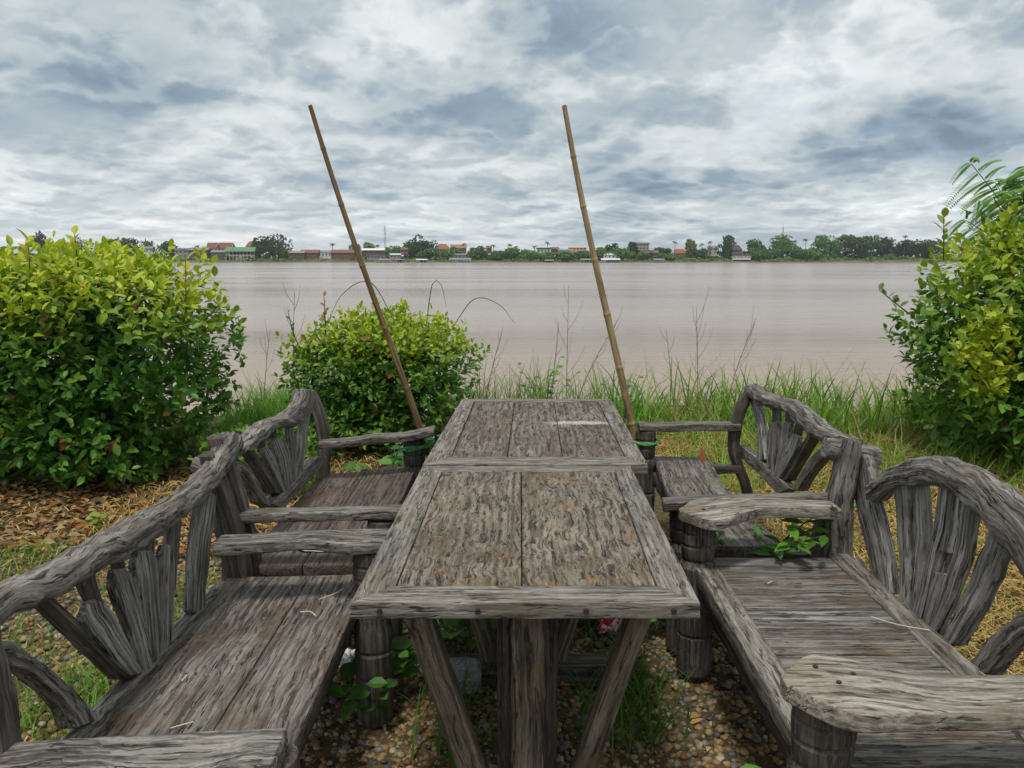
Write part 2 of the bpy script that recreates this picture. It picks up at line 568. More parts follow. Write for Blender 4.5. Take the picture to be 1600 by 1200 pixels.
# ------------------------------------------------------------------ land and water
WATER = -4.5
def near_ground():
    xs = np.r_[-4000, -800, -150, -40, np.linspace(-14, 14, 113), 40, 150, 800, 4000]
    ys = np.r_[-3000, -300, -40, -10, np.linspace(-2, 10, 73), 12, 14, 17, 21, 26]
    X, Y = np.meshgrid(xs, ys)
    Z = .012 * (np.sin(X * 1.9 + 1) * np.sin(Y * 1.5) + .6 * np.sin(X * 4.3 + Y * 3.1)) * (np.abs(X) < 30)
    lip = 7.9 + .25 * np.sin(X * .9 + .5)
    dn = np.clip(Y - lip, 0, None)
    Z = Z - 6.5 * (1 - np.exp(-(dn / 6.5) ** 1.3))
    V = np.c_[X.ravel(), Y.ravel(), Z.ravel()]
    nx, ny = len(xs), len(ys)
    F = [(j * nx + i, j * nx + i + 1, (j + 1) * nx + i + 1, (j + 1) * nx + i) for j in range(ny - 1) for i in range(nx - 1)]
    return tag(mesh_obj('ground', V, F, M['ground'], sharp=None), 'gravelly terrace ground sloping down to the river', kind='structure')
near_ground()
wv = mesh_obj('river', [(-6000, 9, WATER), (6000, 9, WATER), (6000, 765, WATER), (-6000, 765, WATER)], [(0, 1, 2, 3)], M['water'], smooth=False)
tag(wv, 'wide muddy brown river', kind='structure')

def bank_mat():
    m, t, p = new_mat('far_bank')
    co = t.node('ShaderNodeTexCoord').outputs['Object']
    n = t.noise(co, .12, 6, .65)[0]
    c = t.ramp(n, [(.3, (.045, .075, .025)), (.5, (.09, .12, .035)), (.62, (.17, .13, .075)), (.75, (.21, .15, .095))])
    c = t.mix(t.step(t.sep(co)[2], -3.4, -4.3), c, (.15, .095, .06))
    t.put(p.inputs['Base Color'], c)
    p.inputs['Roughness'].default_value = .95
    return m
M['bank'] = bank_mat()
def far_land():
    xs = np.r_[-9000, -2500, np.linspace(-700, 700, 141), 2500, 9000]
    prof = [(748, -5.0), (756, -4.55), (760, -3.9), (766, -2.9), (774, -2.2), (800, -1.8), (1200, -1.5), (4000, -1.5), (9000, -1.5)]
    V, F = [], []
    r_ = np.random.default_rng(3)
    for j, (y, z) in enumerate(prof):
        for x in xs:
            k = 1 if y < 790 else .2
            V.append((x, y + k * (2.2 * math.sin(x * .031) + 1.3 * math.sin(x * .11 + 1)), z + (.25 * r_.normal() if -4.5 < z and y < 790 else 0)))
    nx = len(xs)
    F = [(j * nx + i, j * nx + i + 1, (j + 1) * nx + i + 1, (j + 1) * nx + i) for j in range(len(prof) - 1) for i in range(nx - 1)]
    tag(mesh_obj('far_bank', V, F, M['bank'], sharp=None), 'low green and brown far river bank', kind='structure')
far_land()
# ------------------------------------------------------------------ bench backs: outlines (distance along the bench, height) in metres on the leaning back plane
BACKS = {
'LN':[
 ('top_rail',[(1.487,0.885),(1.634,0.867),(1.814,0.855),(1.991,0.849),(2.32,0.822),(2.581,0.842),(2.801,0.91)],[(1.47,0.827),(1.654,0.791),(1.803,0.784),(1.963,0.763),(2.233,0.754),(2.533,0.765),(2.838,0.837)]),
 ('diagonal_bar',[(1.593,0.799),(1.849,0.47)],[(1.664,0.79),(1.948,0.438)]),
 ('pad',[(1.749,0.726),(1.732,0.701),(1.805,0.592),(1.892,0.473)],[(1.826,0.711),(1.865,0.661),(1.923,0.53),(1.958,0.448)]),
 ('bar',[(1.78,0.784),(1.777,0.736),(1.887,0.531)],[(1.859,0.763),(1.87,0.694),(1.967,0.475)]),
 ('pad',[(1.879,0.755),(1.89,0.685),(1.938,0.541),(1.958,0.448)],[(1.981,0.725),(2.003,0.66),(2.012,0.529),(2.018,0.428)]),
 ('pad',[(1.993,0.763),(2.007,0.67),(2.006,0.532),(2.01,0.443)],[(2.143,0.709),(2.116,0.611),(2.077,0.496),(2.054,0.432)]),
 ('pad',[(2.157,0.717),(2.117,0.61),(2.065,0.443)],[(2.245,0.69),(2.19,0.544),(2.134,0.427)]),
 ('bar',[(2.097,0.781),(2.082,0.716)],[(2.192,0.767),(2.163,0.684)]),
 ('bar',[(1.947,0.787),(1.95,0.725)],[(2.006,0.783),(1.999,0.705)]),
 ('bar',[(2.285,0.79),(2.222,0.634),(2.143,0.432)],[(2.387,0.772),(2.293,0.605),(2.177,0.44)]),
 ('slat',[(2.459,0.771),(2.345,0.656),(2.24,0.458)],[(2.614,0.723),(2.487,0.565),(2.381,0.409)]),
 ('post',[(2.59,0.786),(2.606,0.664),(2.582,0.545),(2.573,0.437)],[(2.681,0.776),(2.74,0.636),(2.723,0.534),(2.743,0.374)]),
 ('felloe',[(1.459,0.789),(1.497,0.772),(1.549,0.719),(1.61,0.648),(1.688,0.545),(1.757,0.442)],[(1.442,0.728),(1.479,0.709),(1.522,0.679),(1.574,0.613),(1.627,0.528),(1.635,0.48)]),
 ('bottom_rail',[(1.585,0.477),(1.689,0.453),(2.41,0.437),(2.654,0.418)],[(1.619,0.444),(1.738,0.416),(2.487,0.379),(2.695,0.376)]),
],
'LF':[
 ('top_rail',[(3.744,0.904),(3.664,0.861),(3.462,0.846),(3.159,0.87),(2.967,0.858),(2.832,0.848)],[(3.944,0.852),(3.928,0.782),(3.617,0.759),(3.293,0.805),(3.066,0.802),(2.827,0.812)]),
 ('post',[(3.914,0.802),(3.947,0.68),(3.905,0.559),(3.822,0.461)],[(4.048,0.777),(4.146,0.637),(4.118,0.506),(4.015,0.416)]),
 ('slat',[(3.716,0.778),(3.6,0.659),(3.507,0.533)],[(3.926,0.778),(3.784,0.656),(3.644,0.527)]),
 ('pad',[(3.465,0.78),(3.482,0.649),(3.444,0.505)],[(3.593,0.756),(3.545,0.633),(3.484,0.501)]),
 ('pad',[(3.212,0.781),(3.299,0.651),(3.334,0.53)],[(3.429,0.742),(3.476,0.635),(3.444,0.505)]),
 ('pad',[(3.103,0.762),(3.171,0.685),(3.298,0.533)],[(3.201,0.756),(3.261,0.676),(3.344,0.523)]),
 ('diagonal_bar',[(2.954,0.786),(3.192,0.545)],[(3.056,0.777),(3.329,0.518)]),
 ('bar',[(3.285,0.815),(3.284,0.757)],[(3.401,0.797),(3.381,0.734)]),
 ('bar',[(3.145,0.811),(3.152,0.747)],[(3.231,0.798),(3.224,0.729)]),
 ('felloe',[(2.82,0.817),(2.96,0.742),(3.046,0.651),(3.156,0.516)],[(2.724,0.792),(2.83,0.751),(2.928,0.665),(2.981,0.572)]),
 ('bottom_rail',[(3.927,0.532),(3.541,0.531),(3.15,0.528)],[(4.058,0.463),(3.63,0.466),(3.292,0.464)]),
 ('near_post',[(2.71,0.792),(2.726,0.69),(2.711,0.563),(2.668,0.397)],[(2.828,0.768),(2.821,0.66),(2.795,0.533),(2.74,0.366)]),
 ('stub',[(2.621,0.936),(2.624,0.847)],[(2.765,0.923),(2.802,0.825)]),
 ('stub',[(2.433,0.9),(2.643,0.897)],[(2.388,0.869),(2.676,0.817)]),
],
'RN':[
 ('slat',[(2.921,0.756),(2.932,0.705),(2.842,0.606),(2.685,0.468),(2.622,0.387)],[(2.796,0.81),(2.736,0.772),(2.656,0.675),(2.534,0.559),(2.441,0.428)]),
 ('top_rail',[(2.726,0.75),(2.566,0.857),(2.415,0.916),(2.272,0.941),(2.103,0.935),(1.952,0.913)],[(2.714,0.672),(2.606,0.753),(2.361,0.837),(2.178,0.835),(2.005,0.787),(1.898,0.744)]),
 ('slat',[(2.612,0.768),(2.511,0.583),(2.428,0.407)],[(2.487,0.804),(2.42,0.618),(2.38,0.41)]),
 ('slat',[(2.48,0.806),(2.41,0.622),(2.374,0.413)],[(2.435,0.819),(2.361,0.669),(2.362,0.596),(2.331,0.411)]),
 ('board_up',[(2.338,0.84),(2.327,0.724),(2.34,0.648)],[(2.131,0.844),(2.121,0.763),(2.114,0.694)]),
 ('board_lo',[(2.339,0.569),(2.339,0.474),(2.337,0.39)],[(2.13,0.628),(2.148,0.546),(2.19,0.423)]),
 ('strip',[(2.341,0.662),(2.34,0.554)],[(2.302,0.669),(2.303,0.562)]),
 ('strip',[(2.286,0.668),(2.286,0.569)],[(2.261,0.671),(2.253,0.576)]),
 ('strip',[(2.234,0.678),(2.227,0.587)],[(2.205,0.685),(2.198,0.593)]),
 ('strip',[(2.172,0.691),(2.168,0.605)],[(2.12,0.702),(2.124,0.611)]),
 ('slat',[(2.077,0.798),(2.124,0.611),(2.201,0.4)],[(1.955,0.763),(2.002,0.595),(2.069,0.448)]),
 ('felloe',[(1.874,0.666),(1.942,0.595),(2.011,0.5),(2.061,0.392)],[(1.852,0.597),(1.893,0.528),(1.922,0.472),(1.94,0.437)]),
 ('bottom_rail',[(2.829,0.424),(2.628,0.389),(2.064,0.4)],[(2.816,0.39),(2.635,0.361),(2.078,0.376)]),
],
'RF':[
 ('post',[(4.344,0.779),(4.44,0.641),(4.463,0.539),(4.353,0.409),(4.149,0.332),(4.029,0.308)],[(4.212,0.751),(4.258,0.64),(4.259,0.547),(4.188,0.47),(4.019,0.406),(3.855,0.361)]),
 ('top_rail',[(4.315,0.833),(4.169,0.858),(3.915,0.849),(3.637,0.873),(3.462,0.867),(3.258,0.842),(3.116,0.837),(2.963,0.852)],[(4.282,0.794),(4.067,0.769),(3.791,0.8),(3.604,0.801),(3.381,0.772),(3.212,0.774),(3.099,0.794),(2.979,0.816)]),
 ('slat',[(4.332,0.785),(4.15,0.699),(4.041,0.597),(3.999,0.483)],[(4.162,0.815),(4.018,0.726),(3.903,0.629),(3.833,0.522)]),
 ('pad',[(3.909,0.696),(3.873,0.593),(3.818,0.479)],[(3.74,0.753),(3.724,0.629),(3.728,0.495)]),
 ('pad',[(3.733,0.754),(3.713,0.632),(3.72,0.498)],[(3.588,0.765),(3.617,0.655),(3.672,0.49)]),
 ('pad',[(3.604,0.726),(3.642,0.633),(3.684,0.491)],[(3.453,0.729),(3.511,0.642),(3.646,0.487)]),
 ('diagonal_bar',[(3.401,0.782),(3.668,0.483)],[(3.315,0.772),(3.528,0.508)]),
 ('bar',[(3.961,0.789),(3.905,0.689)],[(3.842,0.803),(3.8,0.711)]),
 ('bar',[(3.766,0.809),(3.743,0.723)],[(3.651,0.815),(3.643,0.737)]),
 ('bar',[(3.614,0.799),(3.62,0.71)],[(3.511,0.797),(3.525,0.724)]),
 ('felloe',[(3.495,0.486),(3.396,0.622),(3.239,0.754),(3.061,0.822)],[(3.377,0.508),(3.278,0.624),(3.15,0.733),(3.02,0.8)]),
 ('bottom_rail',[(4.331,0.497),(3.91,0.502),(3.497,0.489)],[(4.342,0.441),(3.934,0.438),(3.641,0.425)]),
 ('stub',[(2.931,0.847),(2.759,0.838)],[(2.914,0.767),(2.726,0.786)]),
],
}
BACKS['LN'][0][1].insert(0, (1.27, .84)); BACKS['LN'][0][2].insert(0, (1.27, .77))
BACKS['LN'][0][1].insert(1, (1.38, .875)); BACKS['LN'][0][2].insert(1, (1.37, .81))
for it in BACKS['LN']:
    if it[0] == 'felloe':
        it[1].insert(0, (1.38, .80)); it[2].insert(0, (1.36, .735))
for it in BACKS['RN']:
    if it[0] == 'top_rail':
        it[1].extend([(1.80, .85), (1.64, .74)]); it[2].extend([(1.76, .69), (1.58, .64)])
    if it[0] == 'felloe':
        it[1].insert(0, (1.80, .72)); it[2].insert(0, (1.77, .64))

def back_point(side, s, z):
    return np.array([-.97 - .08 * (z - .43), s, z]) if side < 0 else np.array([1.25 + .10 * (z - .43), s, z])

PIECE = {  # name, thickness, log?, how far behind the back plane, material, roughness
    'top_rail': ('top_rail', .085, True, -.01, 'log', .010),
    'diagonal_bar': ('diagonal_bar', .045, False, -.012, 'post', .003),
    'pad': ('fan_slat', .022, False, 0., 'slat', .003),
    'bar': ('back_bar', .028, False, -.024, 'post', .002),
    'slat': ('back_slat', .036, False, -.004, 'slat', .005),
    'felloe': ('curved_brace', .045, False, -.01, 'log', .005),
    'bottom_rail': ('bottom_rail', .05, False, 0., 'log', .004),
    'board_up': ('back_slat', .032, False, -.004, 'slat', .006),
    'board_lo': ('back_slat', .032, False, -.004, 'slat', .006),
    'strip': ('back_slat', .03, False, -.006, 'slat', .003),
}
def rotted_board(root):
    # one broad board of the right back, rotted through along its middle: whole edges, broken core
    up = next(i for i in BACKS['RN'] if i[0] == 'board_up')
    lo = next(i for i in BACKS['RN'] if i[0] == 'board_lo')
    L = np.array([back_point(1, *p) for p in up[1] + lo[1]])
    Rr = np.array([back_point(1, *p) for p in up[2] + lo[2]])
    Rr[:, 1] += .035
    N = np.array([-1, 0, .10])
    def edge(f, i0, i1, z0=None):
        return (L + f * (Rr - L))[i0:i1]
    for f0, f1, i0, i1, off in ((0, .30, 0, 6, 0), (.70, 1, 0, 6, -.002), (.305, .695, 0, 3, -.004), (.305, .695, 3, 6, -.003), (.40, .47, 1, 5, -.010), (.56, .61, 1, 5, -.008)):
        loft('back_slat', edge(f0, i0, i1) + N * off, edge(f1, i0, i1) + N * off, N, M['slat'], root, thick=.03 if i1 - i0 != 4 else .016, rough=.004, side='down', r=.003)

def bench_back(key, side, root):
    N = np.array([1, 0, .08]) if side < 0 else np.array([-1, 0, .10])
    for it in BACKS[key]:
        if it[0] not in PIECE or it[0] in ('board_up', 'board_lo', 'strip'):
            continue
        nm, th, lg, off, mt, rg = PIECE[it[0]]
        n_ = max(len(it[1]), len(it[2]))
        A = np.array([back_point(side, *p) for p in it[1]])
        B = np.array([back_point(side, *p) for p in it[2]])
        if not lg and it[0] != 'bottom_rail':
            # measured outlines take in the near side face of each timber: keep only its front
            nearE, farE = (A, B) if A[:, 1].mean() < B[:, 1].mean() else (B, A)
            m_ = min(len(A), len(B))
            gapw = np.abs(farE[:m_, 1].mean() - nearE[:m_, 1].mean())
            nearE[:, 1] += min((.12 if it[0] == 'pad' else .85) * th * nearE[:, 1].mean() / abs(nearE[0, 0]), .5 * gapw)
        if it[0] == 'top_rail':
            th = .085
        loft(nm, A + N * off, B + N * off, N, M[mt], root, thick=th, log=lg, rough=rg, side='mid' if lg else 'down',
             endround=.03 if it[0] == 'pad' else 0, r=.006 if it[0] in ('slat', 'felloe', 'board_up', 'board_lo') else .003)

def xz_post(root, y, pts, wid, thick, mat='post'):
    """rear post: centre line (x, z) in a plane across the bench"""
    P = np.array(pts, float)
    wd = np.broadcast_to(np.asarray(wid, float), (len(P),))
    A = [(x - w_ / 2, y, z) for (x, z), w_ in zip(P, wd)]
    B = [(x + w_ / 2, y, z) for (x, z), w_ in zip(P, wd)]
    return loft('rear_post', A, B, (0, 1, 0), M[mat], root, thick=thick, rough=.006, r=.014)

BARREL = [(.048, 0), (.062, .02), (.066, .08), (.064, .16), (.060, .165), (.060, .172), (.064, .177), (.066, .25), (.060, .258), (.060, .265), (.064, .27), (.066, .33),
          (.058, .36), (.064, .40), (.066, .425), (.056, .445), (.050, .452), (.056, .459), (.058, .463), (.0615, .50), (.058, .506), (.058, .511), (.0625, .517), (.063, .545), (.059, .550), (.059, .555), (.062, .56), (.060, .60)]
def barrel(root, x, y, k=1.0, top=.6, seed=1):
    return lathe('front_post', [(r_ * k, min(z * top / .6, top)) for r_, z in BARREL], x, y, M['post'], root, seed=seed)

def arm(root, A, B, ztop, thick, mat='arm', er=0.):
    if np.ndim(ztop) == 0:
        ztop = [ztop] * len(A)
    A = [(x, y, z) for (x, y), z in zip(A, ztop)]
    B = [(x, y, z) for (x, y), z in zip(B, ztop)]
    return loft('armrest', A, B, (0, 0, 1), M[mat], root, thick=thick, side='down', rough=.002, r=.007, endround=er, n=64)

def board(root, name, x0, x1, y0, y1, ztop, thick, along, mat, skew0=0., skew1=0., rough=.002, r=.004):
    if along == 'y':
        A = [(x0, y0, ztop), (x0, y1 + skew0, ztop)]
        B = [(x1, y0, ztop), (x1, y1 + skew1, ztop)]
        n = max(6, int((y1 - y0) / .05))
    else:
        A = [(x0, y0, ztop), (x1, y0, ztop)]
        B = [(x0, y1, ztop), (x1, y1, ztop)]
        n = max(6, int((x1 - x0) / .05))
    return loft(name, A, B, (0, 0, 1), M[mat], root, thick=thick, side='down', rough=rough, r=r, n=n)

BG = 'weathered fan-backed timber benches round the tables'
# left near bench ---------------------------------------------------
b = thing('wooden_bench', (-.75, 2.0, 0), 'grey timber bench in the left foreground, its log rail crossing the picture edge', 'bench', BG)
bench_back('LN', -1, b)
board(b, 'seat_board', -.985, -.703, 1.30, 2.63, .43, .052, 'y', 'seat', skew1=.01)
board(b, 'seat_board', -.699, -.497, 1.30, 2.635, .432, .052, 'y', 'seat', skew1=.02)
xz_post(b, 2.66, [(-1.035, .86), (-1.015, .76), (-.985, .62), (-.968, .50), (-.962, .40), (-.96, 0)], [.05, .06, .08, .085, .09, .09], .075)
xz_post(b, 1.36, [(-.985, .86), (-.965, .7), (-.955, .45), (-.955, 0)], .075, .07)
barrel(b, -.455, 2.455, .95, .6, 3); barrel(b, -.46, 1.37, .95, .6, 4)
arm(b, [(-.945, 2.49), (-.80, 2.50), (-.62, 2.51), (-.50, 2.535), (-.39, 2.54)], [(-.935, 2.385), (-.80, 2.395), (-.64, 2.41), (-.52, 2.385), (-.39, 2.40)], [.635, .64, .645, .64, .64], .036, 'log')
arm(b, [(-1.06, 1.365), (-.80, 1.375), (-.43, 1.40)], [(-1.06, 1.25), (-.80, 1.255), (-.425, 1.26)], [.63, .64, .645], .06, 'log')
bar('apron', (-.54, 1.36, .345), (-.54, 2.45, .345), (0, 0, 1), .07, (1, 0, 0), .04, M['post'], b)
bar('apron', (-.93, 1.36, .345), (-.93, 2.62, .345), (0, 0, 1), .07, (1, 0, 0), .04, M['post'], b)
bar('cross_rail', (-.95, 2.55, .34), (-.47, 2.55, .34), (0, 0, 1), .07, (0, 1, 0), .045, M['post'], b)
bar('cross_rail', (-.95, 1.42, .34), (-.47, 1.42, .34), (0, 0, 1), .07, (0, 1, 0), .045, M['post'], b)
# left far bench ----------------------------------------------------
b = thing('wooden_bench', (-.75, 3.4, 0), 'grey timber bench on the left beyond the nearest one, in front of the middle bush', 'bench', BG)
bench_back('LF', -1, b)
board(b, 'seat_board', -.98, -.757, 2.735, 3.93, .43, .05, 'y', 'seat_red', skew0=0, skew1=.09)
board(b, 'seat_board', -.753, -.505, 2.735, 4.02, .432, .05, 'y', 'seat_red', skew0=0, skew1=.10)
bar('rail_stub', (-.985, 2.78, .76), (-1.13, 2.77, .795), (0, 1, 0), .07, (.2, 0, 1), .06, M['log'], b, log=True, rough=.008)
xz_post(b, 2.75, [(-1.04, .90), (-1.02, .84), (-.99, .7), (-.96, .55), (-.945, .42), (-.94, 0)], [.055, .06, .06, .065, .07, .07], .07)
xz_post(b, 4.12, [(-1.05, .83), (-1.025, .76), (-1.0, .65), (-.992, .52), (-1.0, .38), (-1.0, 0)], [.03, .05, .06, .06, .06, .06], .07)
barrel(b, -.46, 2.745, .95, .6, 5); barrel(b, -.51, 4.06, .95, .6, 6)
arm(b, [(-.965, 2.765), (-.80, 2.765), (-.60, 2.775), (-.395, 2.785)], [(-.965, 2.68), (-.80, 2.69), (-.60, 2.70), (-.395, 2.70)], [.635, .64, .64, .645], .034, 'log')
arm(b, [(-.96, 3.90), (-.80, 3.945), (-.70, 3.98), (-.55, 4.02), (-.405, 4.11)], [(-.95, 3.82), (-.80, 3.84), (-.70, 3.875), (-.55, 3.92), (-.40, 3.985)], [.625, .63, .638, .64, .655], .036, 'log')
bar('apron', (-.54, 2.8, .345), (-.54, 4.0, .345), (0, 0, 1), .07, (1, 0, 0), .04, M['post'], b)
bar('apron', (-.93, 2.8, .345), (-.93, 4.0, .345), (0, 0, 1), .07, (1, 0, 0), .04, M['post'], b)
bar('cross_rail', (-.93, 2.80, .33), (-.47, 2.80, .33), (0, 0, 1), .06, (0, 1, 0), .04, M['post'], b)
bar('cross_rail', (-.98, 4.05, .35), (-.52, 4.05, .35), (0, 0, 1), .06, (0, 1, 0), .04, M['post'], b)
# right near bench --------------------------------------------------
b = thing('wooden_bench', (.95, 2.15, 0), 'grey timber bench in the right foreground with crosswise seat planks and rounded armrests', 'bench', BG)
bench_back('RN', 1, b)
rotted_board(b)
loft('seat_rail', [(.655, 1.50, .436), (.655, 2.76, .436)], [(.735, 1.50, .436), (.735, 2.72, .436)], (0, 0, 1), M['frame'], b, thick=.06, side='down', n=24)
loft('seat_rail', [(1.255, 1.45, .436), (1.255, 2.86, .436)], [(1.175, 1.45, .436), (1.175, 2.82, .436)], (0, 0, 1), M['frame'], b, thick=.05, side='down', n=24)
ed = [2.815, 2.70, 2.615, 2.50, 2.385, 2.285, 2.175, 2.085, 2.015, 1.93, 1.81, 1.70, 1.58, 1.48]
for i in range(len(ed) - 1):
    board(b, 'seat_plank', .738, 1.172, ed[i + 1] + .002, ed[i] - .0015, .43 - .002 * (i % 3 == 1), .03, 'x', 'seat' if i % 4 else 'slat')
xz_post(b, 2.87, [(1.255, .86), (1.235, .72), (1.222, .60), (1.232, .42), (1.235, 0)], [.05, .075, .085, .09, .09], .07, 'log')
xz_post(b, 1.52, [(1.30, .86), (1.26, .6), (1.25, .4), (1.25, 0)], .09, .075, 'log')
barrel(b, .672, 2.755, 1.0, .6, 7); barrel(b, .672, 1.585, 1.08, .6, 8)
arm(b, [(.600, 2.77), (.70, 2.866), (.93, 2.871), (1.175, 2.845)], [(.600, 2.70), (.70, 2.622), (.89, 2.74), (1.175, 2.742)], [.64, .64, .642, .638], .040, 'arm', .10)
arm(b, [(.582, 1.62), (.70, 1.695), (.89, 1.605), (1.28, 1.612)], [(.582, 1.54), (.68, 1.452), (.84, 1.452), (1.28, 1.46)], [.64, .64, .642, .638], .044, 'arm', .10)
bar('apron', (.70, 1.6, .335), (.70, 2.72, .335), (0, 0, 1), .08, (1, 0, 0), .045, M['post'], b)
bar('apron', (1.20, 1.5, .335), (1.20, 2.82, .335), (0, 0, 1), .08, (1, 0, 0), .045, M['post'], b)
bar('cross_rail', (.68, 2.80, .36), (1.22, 2.80, .36), (0, 0, 1), .06, (0, 1, 0), .04, M['post'], b)
bar('cross_rail', (.68, 1.58, .34), (1.22, 1.58, .34), (0, 0, 1), .08, (0, 1, 0), .045, M['post'], b)
for (x, y) in ((.665, 1.63), (.735, 1.60), (.69, 1.565), (.68, 2.73)):
    lathe('peg', [(.0055, .634), (.006, .6435), (.004, .6445)], x, y, M['iron'], b, M=8)
# right far bench ---------------------------------------------------
b = thing('wooden_bench', (.95, 3.6, 0), 'grey timber bench on the right beyond the nearest one, with a bare slab seat', 'bench', BG)
bench_back('RF', 1, b)
loft('seat_board', [(.735, 2.93, .43), (.735, 3.63, .43), (.785, 4.33, .43)], [(1.05, 2.93, .43), (1.03, 3.63, .43), (1.085, 4.30, .43)], (0, 0, 1), M['seat'], b, thick=.05, side='down', n=26, rough=.005)
bar('rail_stub', (1.20, 2.98, .805), (1.39, 2.97, .765), (0, 1, 0), .09, (.2, 0, 1), .085, M['log'], b, log=True, rough=.008)
xz_post(b, 2.965, [(1.275, .84), (1.245, .66), (1.20, .5), (1.185, .35), (1.18, 0)], .05, .06)
xz_post(b, 4.24, [(1.275, .81), (1.24, .73), (1.215, .63), (1.205, .54), (1.22, .44), (1.265, .33), (1.30, .22), (1.32, 0)], [.04, .055, .06, .06, .055, .055, .055, .06], .07)
barrel(b, .665, 2.93, 1.0, .6, 9); barrel(b, .722, 4.215, .9, .6, 10)
arm(b, [(.575, 2.935), (.75, 2.945), (1.0, 2.94), (1.21, 2.935)], [(.565, 2.85), (.75, 2.865), (1.0, 2.87), (1.21, 2.885)], [.625, .632, .64, .645], .036, 'log')
arm(b, [(.685, 4.275), (.85, 4.28), (1.0, 4.275), (1.225, 4.27)], [(.685, 4.17), (.85, 4.18), (1.0, 4.18), (1.225, 4.18)], [.64, .635, .64, .64], .036, 'log')
bar('apron', (.76, 2.97, .345), (.78, 4.22, .345), (0, 0, 1), .06, (1, 0, 0), .04, M['post'], b)
bar('cross_rail', (.70, 2.99, .35), (1.18, 2.99, .35), (0, 0, 1), .06, (0, 1, 0), .04, M['post'], b)
bar('cross_rail', (.74, 4.225, .385), (1.24, 4.225, .385), (0, 0, 1), .045, (0, 1, 0), .045, M['post'], b)

# ------------------------------------------------------------------ tables
def ftop(name, A, B, m, parent, thick=.04, r=.004, rough=.0015, n=24, z=.75):
    return loft(name, [(x, y, z) for x, y in A], [(x, y, z) for x, y in B], (0, 0, 1), m, parent, thick=thick, side='down', r=r, rough=rough, n=n)

def trestle(root, xc, y, sgn):
    post_ = bar('trestle_post', (xc, y, .09), (xc, y, .665), (1, 0, 0), .086, (0, 1, 0), .085, M['brace'], root, rough=.006, r=.012)
    bar('trestle_board', (xc, y + sgn * .075, .0), (xc, y + sgn * .075, .62), (1, 0, 0), .165, (0, 1, 0), .05, M['post'], root)
    for s in (-1, 1):
        bar('brace', (xc + s * .300, y - sgn * .055, .70), (xc + s * .105, y - sgn * .01, .03), (1, 0, .3), .066, (0, 1, 0), .07, M['brace'], root, rough=.004, r=.01)
    bar('top_bearer', (xc - .30, y + sgn * .03, .685), (xc + .30, y + sgn * .03, .685), (0, 0, 1), .045, (0, 1, 0), .09, M['post'], root)
    bar('trestle_foot', (xc - .30, y, .045), (xc + .30, y, .045), (0, 0, 1), .085, (0, 1, 0), .09, M['post'], root)

t1 = thing('wooden_table', (.04, 2.3, 0), 'weathered timber table nearest the camera, with two cracked panels in a mitred frame', 'table', 'timber tables set end to end')
fl, fr, bl, br = (-.369, 1.718), (.430, 1.718), (-.337, 2.918), (.446, 2.918)
ifl, ifr, ibl, ibr = (-.279, 1.814), (.348, 1.814), (-.258, 2.842), (.376, 2.842)
g_ = .0012
ftop('frame_board', [fl, fr], [ifl, ifr], M['frame'], t1)
ftop('frame_board', [bl, br], [ibl, ibr], M['frame'], t1)
ftop('frame_board', [(fl[0], fl[1] + .003), bl], [(ifl[0], ifl[1] + .003), ibl], M['frame'], t1)
ftop('frame_board', [(fr[0], fr[1] + .003), br], [(ifr[0], ifr[1] + .003), ibr], M['frame'], t1)
ftop('panel', [(ifl[0] + .003, ifl[1] + .004), (ibl[0] + .003, ibl[1] - .003)], [(.0225, ifl[1] + .004), (.0325, ibl[1] - .003)], M['panel'], t1, thick=.03, z=.7485, r=.003)
ftop('panel', [(.0255, ifl[1] + .004), (.0355, ibl[1] - .003)], [(ifr[0] - .003, ifr[1] + .004), (ibr[0] - .003, ibr[1] - .003)], M['panel'], t1, thick=.03, z=.7485, r=.003)
for x in (-.302, -.078, .169, .369):
    bar('bolt', (x, 1.7135, .731), (x, 1.722, .731), (1, 0, 0), .0125, (0, 0, 1), .0125, M['iron'], t1, log=True, n=4, rough=.0)
trestle(t1, .042, 1.965, 1)
trestle(t1, .045, 2.70, -1)
bar('stretcher', (.043, 2.06, .15), (.045, 2.62, .15), (0, 0, 1), .08, (1, 0, 0), .05, M['post'], t1)

t2 = thing('wooden_table', (.1, 3.65, 0), 'weathered timber table farther off, with three planks and a pale stain', 'table', 'timber tables set end to end')
fl, fr, bl, br = (-.339, 2.94), (.515, 2.94), (-.277, 4.352), (.549, 4.352)
ifl, ifr, ibl, ibr = (-.242, 3.06), (.449, 3.06), (-.205, 4.27), (.470, 4.27)
def stain_mat():
    m = M['plank_far'].copy()
    t = NT(m.node_tree)
    p = t.n['Principled BSDF']
    src = p.inputs['Base Color'].links[0].from_socket
    co = t.node('ShaderNodeTexCoord').outputs['Object']
    wv_ = t.vec('ADD', co, t.vec('MULTIPLY', t.vec('SUBTRACT', t.noise(co, 14, 4)[1], (.5, .5, .5)), (.16, .10, 0)))
    v = t.vec('MULTIPLY', t.vec('SUBTRACT', wv_, (.235, .075, .75)), (1 / .22, 1 / .06, 0))
    k = t.math('MULTIPLY', t.step(t.vec('LENGTH', v), 1.0, .3), t.step(t.noise(co, 90, 3)[0], .3, .6))
    t.put(p.inputs['Base Color'], t.mix(t.math('MULTIPLY', k, .8), src, (.58, .58, .57)))
    return m
M['plank_stain'] = stain_mat()
ftop('frame_board', [fl, fr], [ifl, ifr], M['frame'], t2)
ftop('frame_board', [bl, br], [ibl, ibr], M['frame'], t2)
ftop('frame_board', [(fl[0], fl[1] + .003), bl], [(ifl[0], ifl[1] + .003), ibl], M['frame'], t2)
ftop('frame_board', [(fr[0], fr[1] + .003), br], [(ifr[0], ifr[1] + .003), ibr], M['frame'], t2)
